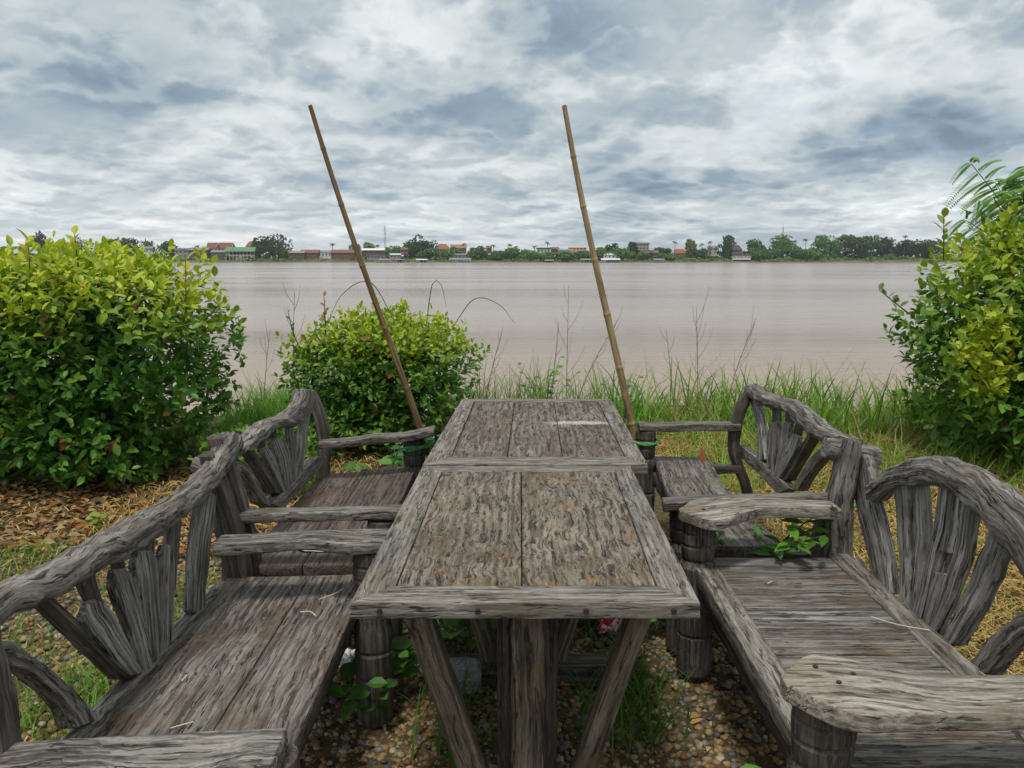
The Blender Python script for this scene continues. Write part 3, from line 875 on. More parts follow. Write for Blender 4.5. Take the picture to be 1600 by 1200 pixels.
se = [(ifl[0] + .003, ibl[0] + .003), (-.018, .014), (.200, .228), (ifr[0] - .003, ibr[0] - .003)]
for i in range(3):
    ftop('panel', [(se[i][0] + .0015, 3.064), (se[i][1] + .0015, 4.267)], [(se[i + 1][0] - .0015, 3.064), (se[i + 1][1] - .0015, 4.267)], M['plank_stain' if i else 'plank_far'], t2, thick=.03, z=.7485 - .001 * i, r=.003)
trestle(t2, .09, 3.20, 1)
trestle(t2, .12, 4.10, -1)
bar('stretcher', (.092, 3.29, .15), (.118, 4.02, .15), (0, 0, 1), .08, (1, 0, 0), .05, M['post'], t2)

# ------------------------------------------------------------------ bamboo poles and their twine
def bamboo(label, base, top, r0, r1, nodes, m):
    root = thing('bamboo_pole', base, label, 'pole', 'bamboo poles tied to the benches')
    base, top = np.array(base), np.array(top)
    ts, rs = [], []
    L = np.linalg.norm(top - base)
    for k in np.linspace(0, 1, 61):
        ts.append(k)
    for nd in nodes:
        ts += [nd - .006, nd - .003, nd, nd + .003, nd + .006]
    ts = np.array(sorted(x for x in ts if 0 <= x <= 1))
    P, rs = [], []
    for k in ts:
        bow = .014 * math.sin(k * math.pi * 1.7 + .4)
        P.append(base + (top - base) * k + np.array([bow, .3 * bow, 0]))
        d = min(abs(k - nd) for nd in nodes)
        rs.append((r0 + (r1 - r0) * k) * (1 + .20 * max(0, 1 - d / .0045)))
    tube('culm', P, rs, m, root, M=12)
    # cut end: solid dark disc, its colour standing for shade in the hollow
    a = base + (top - base) * 1.0
    tube('painted_hollow', [P[-1] - (top - base) / L * .004, P[-1] + (top - base) / L * .0015], [r1 * .6, r1 * .6], M['hole_shade'], root, M=10)
    return root
bamboo('dark brown bamboo pole leaning left, tied beside the left armrest', (-.305, 4.12, 0), (-.986, 4.10, 2.261),   .0195, .011, [.08, .23, .375, .515, .655, .79, .91], M['bamboo_dark'])
bamboo('pale tan bamboo pole leaning left, tied beside the right armrest', (.775, 4.26, 0), (.274, 4.25, 2.288), .0235, .0125, [.13, .275, .41, .535, .66, .78, .89], M['bamboo'])

def twine(label, cx, cy, z, r0, px, py, tail=None):
    root = thing('twine', (cx, cy, z), label, 'twine', 'green twine lashings')
    for k in range(3):
        pts = []
        for i in range(33):
            a = 2 * math.pi * i / 32
            # loop round post and pole: hull of two circles, approximated by a stretched ring
            mx, my = (cx + px) / 2, (cy + py) / 2
            dx_, dy_ = px - cx, py - cy
            dl = math.hypot(dx_, dy_)
            ux, uy = dx_ / dl, dy_ / dl
            e = math.cos(a) * (dl / 2 + r0 * .95)
            f = math.sin(a) * r0 * (1.04 - .25 * (math.cos(a) > .2) * math.cos(a))
            pts.append((mx + ux * e - uy * f, my + uy * e + ux * f, z + .007 * k + .012 * math.cos(a + .5) * (1 + .3 * k) + .003 * math.sin(5 * a + k)))
        tube('strand', pts, .0042, M['twine'], root, M=6)
    if tail:
        tube('tail', tail, .004, M['twine'], root, M=6, n=12)
twine('green twine lashing the dark pole to the left armrest post', -.51, 4.06, .55, .068, -.468, 4.115,
      tail=[(-.48, 4.0, .56), (-.50, 3.97, .57), (-.57, 3.95, .56), (-.60, 3.96, .50), (-.64, 3.97, .45)])
twine('green twine lashing the pale pole to the right armrest post', .722, 4.215, .545, .066, .66, 4.255)
# ------------------------------------------------------------------ vectorised scatter
def frames(axis, nrm):
    """rotation matrices with local +Y = axis, local +Z close to nrm"""
    y = axis / (np.linalg.norm(axis, axis=1)[:, None] + 1e-9)
    x = np.cross(y, nrm)
    x /= (np.linalg.norm(x, axis=1)[:, None] + 1e-9)
    z = np.cross(x, y)
    return np.stack([x, y, z], axis=2)

def scatter(name, TV, TF, P, Rm, Sc, C, m, parent=None, kind=None, smooth=False):
    """TV (k,3) template, P (n,3), Rm (n,3,3), Sc (n,) or (n,3), C (n,3)"""
    n, k = len(P), len(TV)
    Sc = np.asarray(Sc, float)
    if Sc.ndim == 1:
        Sc = np.repeat(Sc[:, None], 3, axis=1)
    V = np.einsum('nij,nkj->nki', Rm, TV[None] * Sc[:, None, :]) + P[:, None, :]
    F = (TF[None] + (np.arange(n) * k)[:, None, None]).reshape(-1, 3)
    o = mesh_obj(name, V.reshape(-1, 3), F, m, parent, colr=np.repeat(C, k, axis=0), smooth=smooth)
    if kind:
        o['kind'] = kind
    return o

# leaf: pointed oval folded along its midrib and drooping at the tip
LV = np.array([(0, 0, 0), (0, .38, -.015), (0, .74, -.05), (0, 1, -.13), (-.24, .32, .05), (-.25, .62, .03), (-.12, .86, -.04), (.24, .32, .05), (.25, .62, .03), (.12, .86, -.04)], float)
LF_ = np.array([(0, 1, 4), (4, 1, 5), (1, 2, 5), (5, 2, 6), (2, 3, 6), (0, 7, 1), (7, 8, 1), (1, 8, 2), (8, 9, 2), (2, 9, 3)])

def unit(v):
    return v / (np.linalg.norm(v, axis=-1, keepdims=True) + 1e-9)

def leaf_meshes(colors, m, tag_):
    out = []
    for i, c in enumerate(colors):
        me = bpy.data.meshes.new('leaf_' + tag_)
        me.from_pydata([tuple(v) for v in LV], [], [tuple(f) for f in LF_])
        a = me.attributes.new('col', 'FLOAT_COLOR', 'POINT')
        a.data.foreach_set('color', np.tile(np.r_[c, 1.], len(LV)).astype(np.float32))
        me.polygons.foreach_set('use_smooth', [False] * len(me.polygons))
        me.materials.append(m)
        out.append(me)
    return out

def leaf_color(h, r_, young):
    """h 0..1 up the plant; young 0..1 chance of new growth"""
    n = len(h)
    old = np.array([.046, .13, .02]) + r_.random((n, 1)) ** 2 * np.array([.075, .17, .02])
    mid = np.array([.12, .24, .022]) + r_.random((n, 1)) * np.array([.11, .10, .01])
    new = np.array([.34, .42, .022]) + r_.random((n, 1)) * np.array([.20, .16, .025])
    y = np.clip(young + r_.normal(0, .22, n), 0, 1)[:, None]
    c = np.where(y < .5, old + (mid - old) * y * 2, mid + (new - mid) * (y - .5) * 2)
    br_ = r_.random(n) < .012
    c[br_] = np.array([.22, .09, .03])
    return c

M['twig'] = plain('twig', (.13, .095, .06), .85, .3, 30)
def bush(label, base, half, zc, leaf, n_sprig, seed, young_fn, front=(0, -1), expo=3., group=None, bumps=.10, gone=None, extra=None, nbr=9):
    r_ = np.random.default_rng(seed)
    root = thing('bush', base, label, 'bush', group)
    base = np.array(base, float)
    C0 = base + np.array([0, 0, zc])
    half = np.array(half)
    d = unit(r_.normal(size=(n_sprig * 2, 3)))
    keep = (d @ np.array([front[0], front[1], .35])) > r_.uniform(-1.3, .35, len(d))
    d = d[keep][:n_sprig]
    n_in = len(d) // 3
    k = 1 / (np.abs(d / half) ** expo).sum(axis=1) ** (1 / expo)
    an = np.arctan2(d[:, 0], -d[:, 1])
    lump = 1 + bumps * (np.sin(an * 5 + d[:, 2] * 4 + seed) * .6 + np.sin(an * 11 + d[:, 2] * 9 + 2 * seed) * .4 + np.sin(d[:, 2] * 13 + an * 3) * .4)
    depth = np.abs(r_.normal(0, .16, len(d)))
    depth[:n_in] = r_.uniform(.28, .75, n_in)
    rr = k * lump * (1 - depth) + (r_.random(len(d)) < .09) * r_.uniform(0, .14, len(d))
    P = C0 + d * rr[:, None]
    nrm = unit(d / half ** 1.5)
    if extra is not None:
        eP, eN = extra(r_)
        P = np.vstack([P, eP]); nrm = np.vstack([nrm, eN]); depth = np.r_[depth, np.zeros(len(eP))]
    ok = P[:, 2] > base[2] + .05
    if gone is not None:
        ok &= ~gone(P, r_)
    P, nrm, depth = P[ok], nrm[ok], depth[ok]
    stem = unit(nrm * r_.uniform(.3, .9, (len(P), 1)) + np.array([0, 0, 1]) * r_.uniform(.1, .9, (len(P), 1)) + r_.normal(0, .35, (len(P), 3)))
    K = 6
    n = len(P)
    ph0 = r_.uniform(0, 6.3, n)
    a1 = unit(np.cross(stem, r_.normal(size=(n, 3))))
    a2 = np.cross(stem, a1)
    LP, LA, LN_, LS, LH = [], [], [], [], []
    for i in range(K):
        f = i / (K - 1)
        ph = ph0 + i * 2.4
        rad = a1 * np.cos(ph)[:, None] + a2 * np.sin(ph)[:, None]
        ax = unit(rad * (1.0 - .55 * f) + stem * (.25 + .9 * f) + r_.normal(0, .15, (n, 3)) + np.array([0, 0, -.18]))
        LP.append(P + stem * ((f - .7) * leaf * 1.6))
        LA.append(ax)
        LN_.append(unit(stem + np.array([0, 0, .7]) + r_.normal(0, .35, (n, 3))))
        LS.append(leaf * r_.uniform(.65, 1.2, n) * (1 - .25 * (f > .9)))
        LH.append(depth)
    LP, LA, LN_, LS, LH = np.vstack(LP), np.vstack(LA), np.vstack(LN_), np.hstack(LS), np.hstack(LH)
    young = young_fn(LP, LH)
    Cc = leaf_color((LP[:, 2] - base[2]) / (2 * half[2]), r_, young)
    # the 300 that show largest become parts of their own
    dist = np.linalg.norm(LP - np.array([0, 0, EYE]), axis=1)
    score = LS / dist - LH * .03 + (LP[:, 2] < base[2] + .08) * -1
    top = np.argsort(-score)[:1500]
    pick = r_.choice(top, 300, replace=False)
    rest = np.setdiff1d(np.arange(len(LP)), pick)
    Rm = frames(LA, LN_)
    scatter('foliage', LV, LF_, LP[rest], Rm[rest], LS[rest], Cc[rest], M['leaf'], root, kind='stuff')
    order = pick[np.argsort(young[pick])]
    NV = 12
    for j, ch in enumerate(np.array_split(order, NV)):
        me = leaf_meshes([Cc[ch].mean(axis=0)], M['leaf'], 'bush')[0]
        for i in ch:
            o = bpy.data.objects.new('leaf', me)
            o.parent = root
            o.location = LP[i] - base
            o.rotation_mode = 'QUATERNION'
            o.rotation_quaternion = Matrix(Rm[i].tolist()).to_quaternion()
            o.scale = (LS[i],) * 3
            col.objects.link(o)
    bm_ = M['twig']
    for i in range(nbr):
        a = r_.uniform(0, 6.28)
        q = C0 + np.array([math.cos(a) * half[0] * .75, math.sin(a) * half[1] * .75, half[2] * r_.uniform(.2, .85)])
        b0 = base + np.array([math.cos(a) * .12, math.sin(a) * .12, -.02])
        mid = (b0 + q) / 2 + np.array([0, 0, .1]) + r_.normal(0, .06, 3)
        tube('branch', [b0, mid, q], [.02, .012, .004], bm_, root, M=6, n=8)
    # thin twigs showing between the leaves
    nt = 130
    i = r_.integers(0, len(P), nt)
    a_ = P[i] - nrm[i] * r_.uniform(.05, .25, (nt, 1))
    e_ = P[i] + unit(nrm[i] + r_.normal(0, .6, (nt, 3)) + np.array([0, 0, .3])) * r_.uniform(.05, .16, (nt, 1))
    sd_ = unit(np.cross(e_ - a_, r_.normal(size=(nt, 3)))) * .0028
    s2_ = unit(np.cross(e_ - a_, sd_)) * .0028
    TV_ = np.stack([a_ + sd_, a_ - sd_ * .5 + s2_, a_ - sd_ * .5 - s2_, e_], axis=1).reshape(-1, 3)
    TF_ = (np.array([(0, 1, 3), (1, 2, 3), (2, 0, 3)])[None] + (np.arange(nt) * 4)[:, None, None]).reshape(-1, 3)
    tag(mesh_obj('twigs', TV_, TF_, M['twig'], root, smooth=False), kind='stuff')
    return root

def sm(x, a, b):
    u = np.clip((x - a) / (b - a), 0, 1)
    return u * u * (3 - 2 * u)

GB = 'clipped bushes along the river edge'
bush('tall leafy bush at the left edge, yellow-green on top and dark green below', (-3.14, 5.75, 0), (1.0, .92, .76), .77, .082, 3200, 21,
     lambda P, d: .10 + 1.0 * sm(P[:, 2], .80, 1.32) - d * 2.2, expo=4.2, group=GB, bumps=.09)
bush('knee-high dark shrub growing under the right side of the left bush', (-1.62, 5.1, 0), (.42, .35, .20), .2, .065, 260, 22,
     lambda P, d: .12 + 0 * d, group=None, nbr=4)
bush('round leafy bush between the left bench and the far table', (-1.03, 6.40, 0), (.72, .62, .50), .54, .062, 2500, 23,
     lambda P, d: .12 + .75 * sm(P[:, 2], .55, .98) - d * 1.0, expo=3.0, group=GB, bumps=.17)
def yellow_clump(r_):
    c = np.array([3.10, 5.15, .90])
    n = 90
    off = r_.normal(size=(n, 3)) * np.array([.16, .09, .20])
    return c + off, np.tile(np.array([[-.2, -.9, .4]]), (n, 1))
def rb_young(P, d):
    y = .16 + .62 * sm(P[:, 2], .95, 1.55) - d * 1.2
    k = np.linalg.norm((P - np.array([3.10, 5.15, .92])) / np.array([.28, .3, .34]), axis=1)
    return np.maximum(y, .95 * sm(-k, -1.25, -.6))
bush('tall loose bush at the right edge with a bright yellow-green clump', (4.05, 5.85, 0), (1.02, .85, .88), .84, .088, 3500, 24, rb_young, expo=3.0, group=GB, bumps=.09,
     extra=yellow_clump, gone=lambda P, r_: (P[:, 2] < .30) & (r_.random(len(P)) < .55))

# long shoots standing out of the bushes, each a sprig with its own leaves
def sprig(label, base, tip, nl, leaf, colr, seed, cat='shoot', group=None, bend=.0, lw=1.0):
    r_ = np.random.default_rng(seed)
    root = thing('leafy_shoot', base, label, cat, group)
    b0, q = np.array(base, float), np.array(tip, float)
    mid = (b0 + q) / 2 + np.array([bend, 0, 0])
    P = resample([b0, mid, q], 14)
    tube('stem', P, [.006, .0025], M['twig'], root, M=6)
    me = leaf_meshes([colr], M['leaf'], 'shoot')[0]
    for i in range(nl):
        f = .25 + .75 * (i + 1) / nl
        p = P[min(int(f * 13), 13)]
        a = i * 2.4 + r_.uniform(-.3, .3)
        st = unit(P[-1] - P[0])
        ax = unit(np.array([math.cos(a), math.sin(a) * .8, .35 + .6 * f]) + .2 * st)
        Rm = frames(ax[None], unit(np.array([[0, -.3, 1.]])))[0]
        o = bpy.data.objects.new('leaf', me)
        o.parent = root
        o.location = p - b0
        o.rotation_mode = 'QUATERNION'
        o.rotation_quaternion = Matrix(Rm.tolist()).to_quaternion()
        s_ = leaf * r_.uniform(.75, 1.15)
        o.scale = (s_ * lw, s_, s_)
        col.objects.link(o)
    return root
YG = (.42, .44, .03)
sprig('yellow-green shoot rising from the right end of the left bush', (-2.18, 5.35, 1.15), (-2.12, 5.25, 1.50), 9, .10, YG, 1)
sprig('thin yellow shoot poking above the middle of the left bush', (-2.74, 5.1, 1.45), (-2.72, 5.05, 1.66), 7, .08, YG, 2)
sprig('yellow shoot at the top of the left bush near the picture edge', (-3.05, 5.1, 1.42), (-3.04, 5.1, 1.62), 8, .10, YG, 3)
sprig('dark drooping twig on the right side of the left bush', (-2.08, 5.4, 1.1), (-1.94, 5.35, 1.22), 6, .06, (.10, .17, .03), 4)
sprig('long thin shoot standing above the right bush, left of its top', (3.15, 5.9, 1.5), (3.10, 5.85, 1.80), 8, .09, (.22, .28, .03), 5)
sprig('leafy shoot at the top of the right bush beside the feathery tree', (3.42, 5.75, 1.55), (3.52, 5.7, 1.85), 10, .085, (.20, .27, .03), 6)
sprig('twig with small leaves sticking out left of the right bush', (2.98, 6.0, 1.10), (2.72, 5.95, 1.28), 9, .07, (.08, .16, .03), 7)
sprig('bare-tipped twig at the left of the middle bush', (-1.62, 6.2, .75), (-1.72, 6.15, 1.10), 6, .05, (.10, .14, .03), 8, bend=-.02)
sprig('reddish shoot above the left part of the middle bush', (-1.45, 6.2, .9), (-1.44, 6.15, 1.22), 7, .055, (.30, .16, .04), 9)

# feathery tree behind the right bush
def feather_tree():
    root = thing('feathery_tree', (4.55, 7.0, -.1), 'young tree with feathery ferny leaves above the right bush', 'tree')
    tr = tube('trunk', [(4.55, 7.0, -.1), (4.52, 6.95, 1.0), (4.40, 6.9, 1.7), (4.28, 6.85, 2.0)], [.03, .022, .012, .006], M['twig'], root, M=8, n=14)
    r_ = np.random.default_rng(5)
    tips = [tuple(tuple(np.array(q) + np.array([-.22, 0, .02])) for q in pr_) for pr_ in [((4.6, 6.9, 1.55), (3.98, 6.75, 2.26)), ((4.55, 6.9, 1.6), (4.22, 6.8, 2.12)), ((4.5, 6.85, 1.8), (4.42, 6.7, 2.22)), ((4.7, 6.9, 1.3), (3.95, 6.7, 1.80)), ((4.6, 6.9, 1.4), (4.1, 6.6, 1.98)), ((4.6, 6.9, 1.5), (4.3, 6.6, 1.88)), ((4.68, 6.9, 1.5), (4.35, 6.7, 2.02)), ((4.72, 6.9, 1.5), (5.2, 6.8, 2.2)), ((4.6, 6.9, 1.7), (4.75, 6.8, 2.3)), ((4.7, 6.9, 1.3), (4.5, 6.6, 1.75))]]
    LP, LA, LN_, LS = [], [], [], []
    for a, b_ in tips:
        a, b_ = np.array(a), np.array(b_)
        mid = (a + b_) / 2 + np.array([0, 0, .06])
        P = resample([a, mid, b_], 10)
        tube('branch', P, [.008, .003], M['twig'], root, M=6)
        for k in range(3, 10):
            for sgn in (-1, 1):
                d = unit(b_ - a)
                sd_ = unit(np.cross(d, (0, 1, .3))) * sgn
                L = r_.uniform(.20, .30) * (1 - .35 * (k > 8))
                ax = unit(sd_ * .85 + d * .5 + r_.normal(0, .18, 3) + np.array([0, 0, -.15]))
                pts = [P[k] + ax * L * u + np.array([0, 0, -.10 * u * u]) for u in np.linspace(0, 1, 22)]
                for u in range(1, 22):
                    pd = unit(pts[u] - pts[u - 1])
                    s2 = unit(np.cross(pd, (0.1, -.6, .8)))
                    for q in (-1, 1):
                        LP.append(pts[u]); LA.append(unit(s2 * q + pd * .45)); LN_.append((0, -.4, 1)); LS.append(.036 * (1 - .5 * abs(u / 21 - .4)))
    LP, LA, LN_, LS = np.array(LP), np.array(LA), np.array(LN_), np.array(LS)
    C = np.array([.13, .30, .045]) + r_.random((len(LP), 1)) * np.array([.08, .10, .02])
    scatter('foliage', LV * np.array([1.2, 1, 1]), LF_, LP, frames(LA, LN_ + 0.), LS, C, M['leaf'], root, kind='stuff')
feather_tree()

# ------------------------------------------------------------------ grass
def blades(name, P, H, W, seed, c0, c1, label, m='grass', droop=.6, lean=.35, dirs=None):
    r_ = np.random.default_rng(seed)
    n = len(P)
    a = r_.uniform(0, 6.283, n)
    D = np.c_[np.cos(a), np.sin(a), np.zeros(n)]
    Sd = np.c_[-np.sin(a + r_.normal(0, .5, n)), np.cos(a), np.zeros(n)]
    Sd = unit(Sd)
    V = np.zeros((n, 9, 3))
    ln = r_.uniform(.05, lean * 2, n)
    dr = r_.uniform(.1, droop * 1.6, n)
    for k, u in enumerate((0, .3, .6, .85, 1)):
        c = P + D * (H * (ln * u + dr * u ** 3 * .7))[:, None] + np.array([0, 0, 1]) * (H * (u - .42 * dr * u ** 3))[:, None]
        wd = (W * (1 - u ** 1.6) * .5)[:, None] * Sd
        if k < 4:
            V[:, 2 * k] = c - wd
            V[:, 2 * k + 1] = c + wd
        else:
            V[:, 8] = c
    tf = np.array([(0, 1, 3), (0, 3, 2), (2, 3, 5), (2, 5, 4), (4, 5, 7), (4, 7, 6), (6, 7, 8)])
    F = (tf[None] + (np.arange(n) * 9)[:, None, None]).reshape(-1, 3)
    f = r_.random((n, 1))
    C = np.array(c0) * (1 - f) + np.array(c1) * f
    o = mesh_obj(name, V.reshape(-1, 3), F, M[m], None, colr=np.repeat(C, 9, axis=0), smooth=False)
    return tag(o, label, 'grass', kind='stuff')

def ground_z(P):
    X, Y = P[:, 0], P[:, 1]
    Z = .012 * (np.sin(X * 1.9 + 1) * np.sin(Y * 1.5) + .6 * np.sin(X * 4.3 + Y * 3.1))
    lip = 7.9 + .25 * np.sin(X * .9 + .5)
    dn = np.clip(Y - lip, 0, None)
    return Z - 6.5 * (1 - np.exp(-(dn / 6.5) ** 1.3))

def area(n, x0, x1, y0, y1, seed, clump=0, f=None):
    r_ = np.random.default_rng(seed)
    if clump:
        c = np.c_[r_.uniform(x0, x1, clump), r_.uniform(y0, y1, clump)]
        i = r_.integers(0, clump, n)
        P = c[i] + r_.normal(0, .07, (n, 2))
    else:
        P = np.c_[r_.uniform(x0, x1, n), r_.uniform(y0, y1, n)]
    if f is not None:
        P = P[f(P[:, 0], P[:, 1], r_)]
    P = np.c_[P, np.zeros(len(P))]
    P[:, 2] = ground_z(P) - .01
    return P
def H_(P, a, b, seed):
    return np.random.default_rng(seed).uniform(a, b, len(P))
def straw(name, P, L, seed, label, c0=(.20, .12, .035), c1=(.60, .44, .17), up=.18):
    r_ = np.random.default_rng(seed)
    n = len(P)
    a = r_.uniform(0, 6.283, n)
    D = np.c_[np.cos(a), np.sin(a), r_.uniform(-.02, up, n)]
    Sd = np.c_[-np.sin(a), np.cos(a), r_.normal(0, .3, n)]
    z = np.c_[np.zeros(n), np.zeros(n), r_.uniform(.005, .06, n)]
    w_ = r_.uniform(.0015, .0035, n)[:, None]
    c = P + z
    bend = r_.normal(0, .12, (n, 1)) * Sd
    V = np.zeros((n, 6, 3))
    V[:, 0] = c - Sd * w_; V[:, 1] = c + Sd * w_
    m_ = c + D * L[:, None] * .5 + bend * L[:, None] + np.array([0, 0, .02])
    V[:, 2] = m_ - Sd * w_; V[:, 3] = m_ + Sd * w_
    e_ = c + D * L[:, None]
    V[:, 4] = e_ - Sd * w_ * .4; V[:, 5] = e_ + Sd * w_ * .4
    tf = np.array([(0, 1, 3), (0, 3, 2), (2, 3, 5), (2, 5, 4)])
    F = (tf[None] + (np.arange(n) * 6)[:, None, None]).reshape(-1, 3)
    f = r_.random((n, 1))
    C = np.array(c0) * (1 - f) + np.array(c1) * f
    return tag(mesh_obj(name, V.reshape(-1, 3), F, M['dry'], None, colr=np.repeat(C, 6, axis=0), smooth=False), label, 'straw', kind='stuff')
G1, G2 = (.07, .18, .02), (.19, .36, .05)
P = area(3300, .85, 5.5, 6.5, 8.2, 31, clump=300)
blades('tall_grass', P, .14 + .62 * H_(P, 0, 1, 1) ** 3, H_(P, .010, .024, 2), 41, (.07, .18, .02), (.20, .36, .05), 'tall bright green grass along the river edge on the right')
P = area(5200, 1.2, 5.0, 4.9, 7.4, 32, clump=520)
blades('meadow_grass', P, H_(P, .08, .30, 3), H_(P, .007, .014, 4), 42, (.10, .22, .025), (.28, .42, .06), 'lighter green grass behind the right benches')
P = area(420, -.35, .95, 6.9, 8.2, 33, clump=24)
blades('river_edge_grass', P, H_(P, .3, .75, 5), H_(P, .006, .011, 6), 43, G1, (.20, .28, .06), 'thin grass tufts on the river edge behind the far table')
P = area(2600, -2.5, -1.35, 6.3, 8.3, 34, clump=130)
blades('bank_grass', P, H_(P, .20, .55, 7), H_(P, .007, .014, 8), 44, G1, G2, 'green grass on the bank between the left and middle bushes')
P = area(900, -9, -3.6, 6.6, 8.4, 35, clump=120)
blades('bank_grass', P, H_(P, .25, .6, 7), H_(P, .007, .014, 8), 44, G1, G2, 'grass on the bank behind the left bush')
P = area(900, 1.3, 4.6, 5.6, 7.9, 49, clump=90)
straw('dead_grass', P, H_(P, .15, .45, 18), 63, 'dead yellow stems standing in the green grass on the right', (.20, .15, .06), (.50, .42, .20), up=1.6)
# short grass between pebbles
P = np.vstack([area(700, -2.6, -1.15, 2.3, 4.2, 36, clump=26), area(700, -1.60, -1.15, 2.30, 2.75, 37, clump=9), area(500, -2.75, -2.05, 3.3, 4.0, 64, clump=14), area(260, -1.5, -1.1, 2.9, 3.6, 65, clump=8), area(160, -2.9, -2.3, 3.2, 3.7, 38, clump=5)])
blades('short_grass', P, H_(P, .05, .15, 9), H_(P, .004, .008, 10), 45, (.08, .18, .02), (.20, .34, .05), 'short grass tufts in the gravel left of the left benches')
P = np.vstack([area(260, -.5, .6, 2.4, 3.9, 39, clump=16), area(260, .28, .46, 2.35, 2.8, 40, clump=7), area(60, -.25, -.15, 2.2, 2.45, 47, clump=3)])
blades('short_grass', P, H_(P, .08, .24, 11), H_(P, .004, .010, 12), 46, (.04, .11, .015), (.11, .22, .03), 'grass tufts growing under the near table')
P = area(6000, 1.3, 4.2, 2.8, 6.6, 48, clump=300)
blades('short_grass', P, H_(P, .05, .18, 13), H_(P, .004, .008, 14), 47, (.10, .18, .03), (.26, .32, .07), 'short green blades among the straw on the right')

P = area(30000, 1.1, 4.2, 2.4, 6.6, 51)
straw('straw', P, H_(P, .06, .20, 15), 52, 'yellow dry straw covering the ground right of the right benches')
P = area(3500, -2.4, -.95, 4.2, 6.5, 53)
straw('straw', P, H_(P, .05, .14, 16), 54, 'dry straw scattered behind the left benches')
P = area(900, -3.6, -1.1, 2.2, 4.6, 55)
straw('straw', P, H_(P, .04, .10, 17), 56, 'dry grass stems on the gravel at the left')

# fallen leaves
def litter(name, P, seed, label, s0=.03, s1=.075):
    r_ = np.random.default_rng(seed)
    n = len(P)
    P = P + np.c_[np.zeros((n, 2)), r_.uniform(.006, .035, n)]
    a = r_.uniform(0, 6.283, n)
    A = np.c_[np.cos(a), np.sin(a), r_.normal(0, .25, n)]
    N = unit(np.c_[r_.normal(0, .35, (n, 2)), np.ones(n)])
    pal = 1.2 * np.array([(.24, .125, .045), (.32, .19, .07), (.15, .09, .045), (.38, .26, .11), (.24, .085, .03), (.11, .07, .04), (.30, .22, .12)])
    C = pal[r_.integers(0, len(pal), n)] * r_.uniform(.7, 1.2, (n, 1))
    tag(scatter(name, LV * np.array([1.1, 1, 1.6]), LF_, P, frames(A, N), r_.uniform(s0, s1, n), C, M['dry'], None), label, 'leaf litter', kind='stuff')
P = area(6500, -4.2, -1.0, 3.75, 5.6, 57, f=lambda x, y, r_: r_.random(len(x)) < sm(y, 3.6, 4.3))
litter('fallen_leaves', P, 58, 'brown and orange fallen leaves under the left bush')
P = area(2200, 1.3, 4.5, 2.6, 6.2, 59)
litter('fallen_leaves', P, 60, 'brown fallen leaves among the straw on the right', .02, .05)
P = area(300, -.6, 1.0, 2.2, 4.2, 61)
litter('fallen_leaves', P, 62, 'brown fallen leaves on the gravel under the tables', .02, .05)

# ------------------------------------------------------------------ pebbles
def ico(sub_=1):
    p = (1 + 5 ** .5) / 2
    v = [(-1, p, 0), (1, p, 0), (-1, -p, 0), (1, -p, 0), (0, -1, p), (0, 1, p), (0, -1, -p), (0, 1, -p), (p, 0, -1), (p, 0, 1), (-p, 0, -1), (-p, 0, 1)]
    f = [(0, 11, 5), (0, 5, 1), (0, 1, 7), (0, 7, 10), (0, 10, 11), (1, 5, 9), (5, 11, 4), (11, 10, 2), (10, 7, 6), (7, 1, 8), (3, 9, 4), (3, 4, 2), (3, 2, 6), (3, 6, 8), (3, 8, 9), (4, 9, 5), (2, 4, 11), (6, 2, 10), (8, 6, 7), (9, 8, 1)]
    v = [tuple(np.array(x) / np.linalg.norm(x)) for x in v]
    cache, nf = {}, []
    def midp(a, b):
        k = (min(a, b), max(a, b))
        if k not in cache:
            q = np.array(v[a]) + np.array(v[b])
            v.append(tuple(q / np.linalg.norm(q)))
            cache[k] = len(v) - 1
        return cache[k]
    if not sub_:
        return np.array(v), np.array(f)
    for a, b, c in f:
        x, y, z = midp(a, b), midp(b, c), midp(c, a)
        nf += [(a, x, z), (b, y, x), (c, z, y), (x, y, z)]
    return np.array(v), np.array(nf)
IV, IF = ico()
def pebbles(name, P, s0, s1, seed, label, TV=IV, TF=IF):
    r_ = np.random.default_rng(seed)
    n = len(P)
    s = s0 + (s1 - s0) * r_.random(n) ** 2.2
    Sc = np.c_[s * r_.uniform(.8, 1.25, n), s * r_.uniform(.7, 1.0, n), s * r_.uniform(.42, .68, n)] * .5
    a = r_.uniform(0, 6.283, n)
    A = np.c_[np.cos(a), np.sin(a), r_.normal(0, .22, n)]
    N = unit(np.c_[r_.normal(0, .25, (n, 2)), np.ones(n)])
    Q = P.copy()
    Q[:, 2] += Sc[:, 2] * r_.uniform(.2, 1.5, n) + .006
    pal = .70 * np.array([(.34, .22, .085), (.42, .32, .17), (.28, .17, .06), (.17, .165, .16), (.09, .085, .082), (.24, .105, .045), (.48, .42, .31), (.37, .26, .11), (.22, .205, .185), (.30, .24, .15)])
    pr = np.array([.17, .17, .11, .13, .08, .06, .06, .13, .06, .03])
    C = pal[r_.choice(len(pal), n, p=pr / pr.sum())] * r_.uniform(.75, 1.2, (n, 1))
    lump = TV * (1 + .10 * np.sin(TV[:, :1] * 4 + 1) + .08 * np.sin(TV[:, 1:2] * 5 + TV[:, 2:] * 3))
    tag(scatter(name, lump, TF, Q, frames(A, N), Sc, C, M['pebble'], None, smooth=True), label, 'gravel', kind='stuff')
IV0, IF0 = ico(0)
P = area(10500, -2.75, -.75, 2.0, 4.35, 71, f=lambda x, y, r_: (x < -.28 * y) & (r_.random(len(x)) < 1.15 - .75 * sm(y, 3.5, 4.4)))
k_ = P[:, 1] < 3.1
pebbles('gravel', P[k_], .015, .044, 72, 'ochre and grey river pebbles left of the nearest left bench')
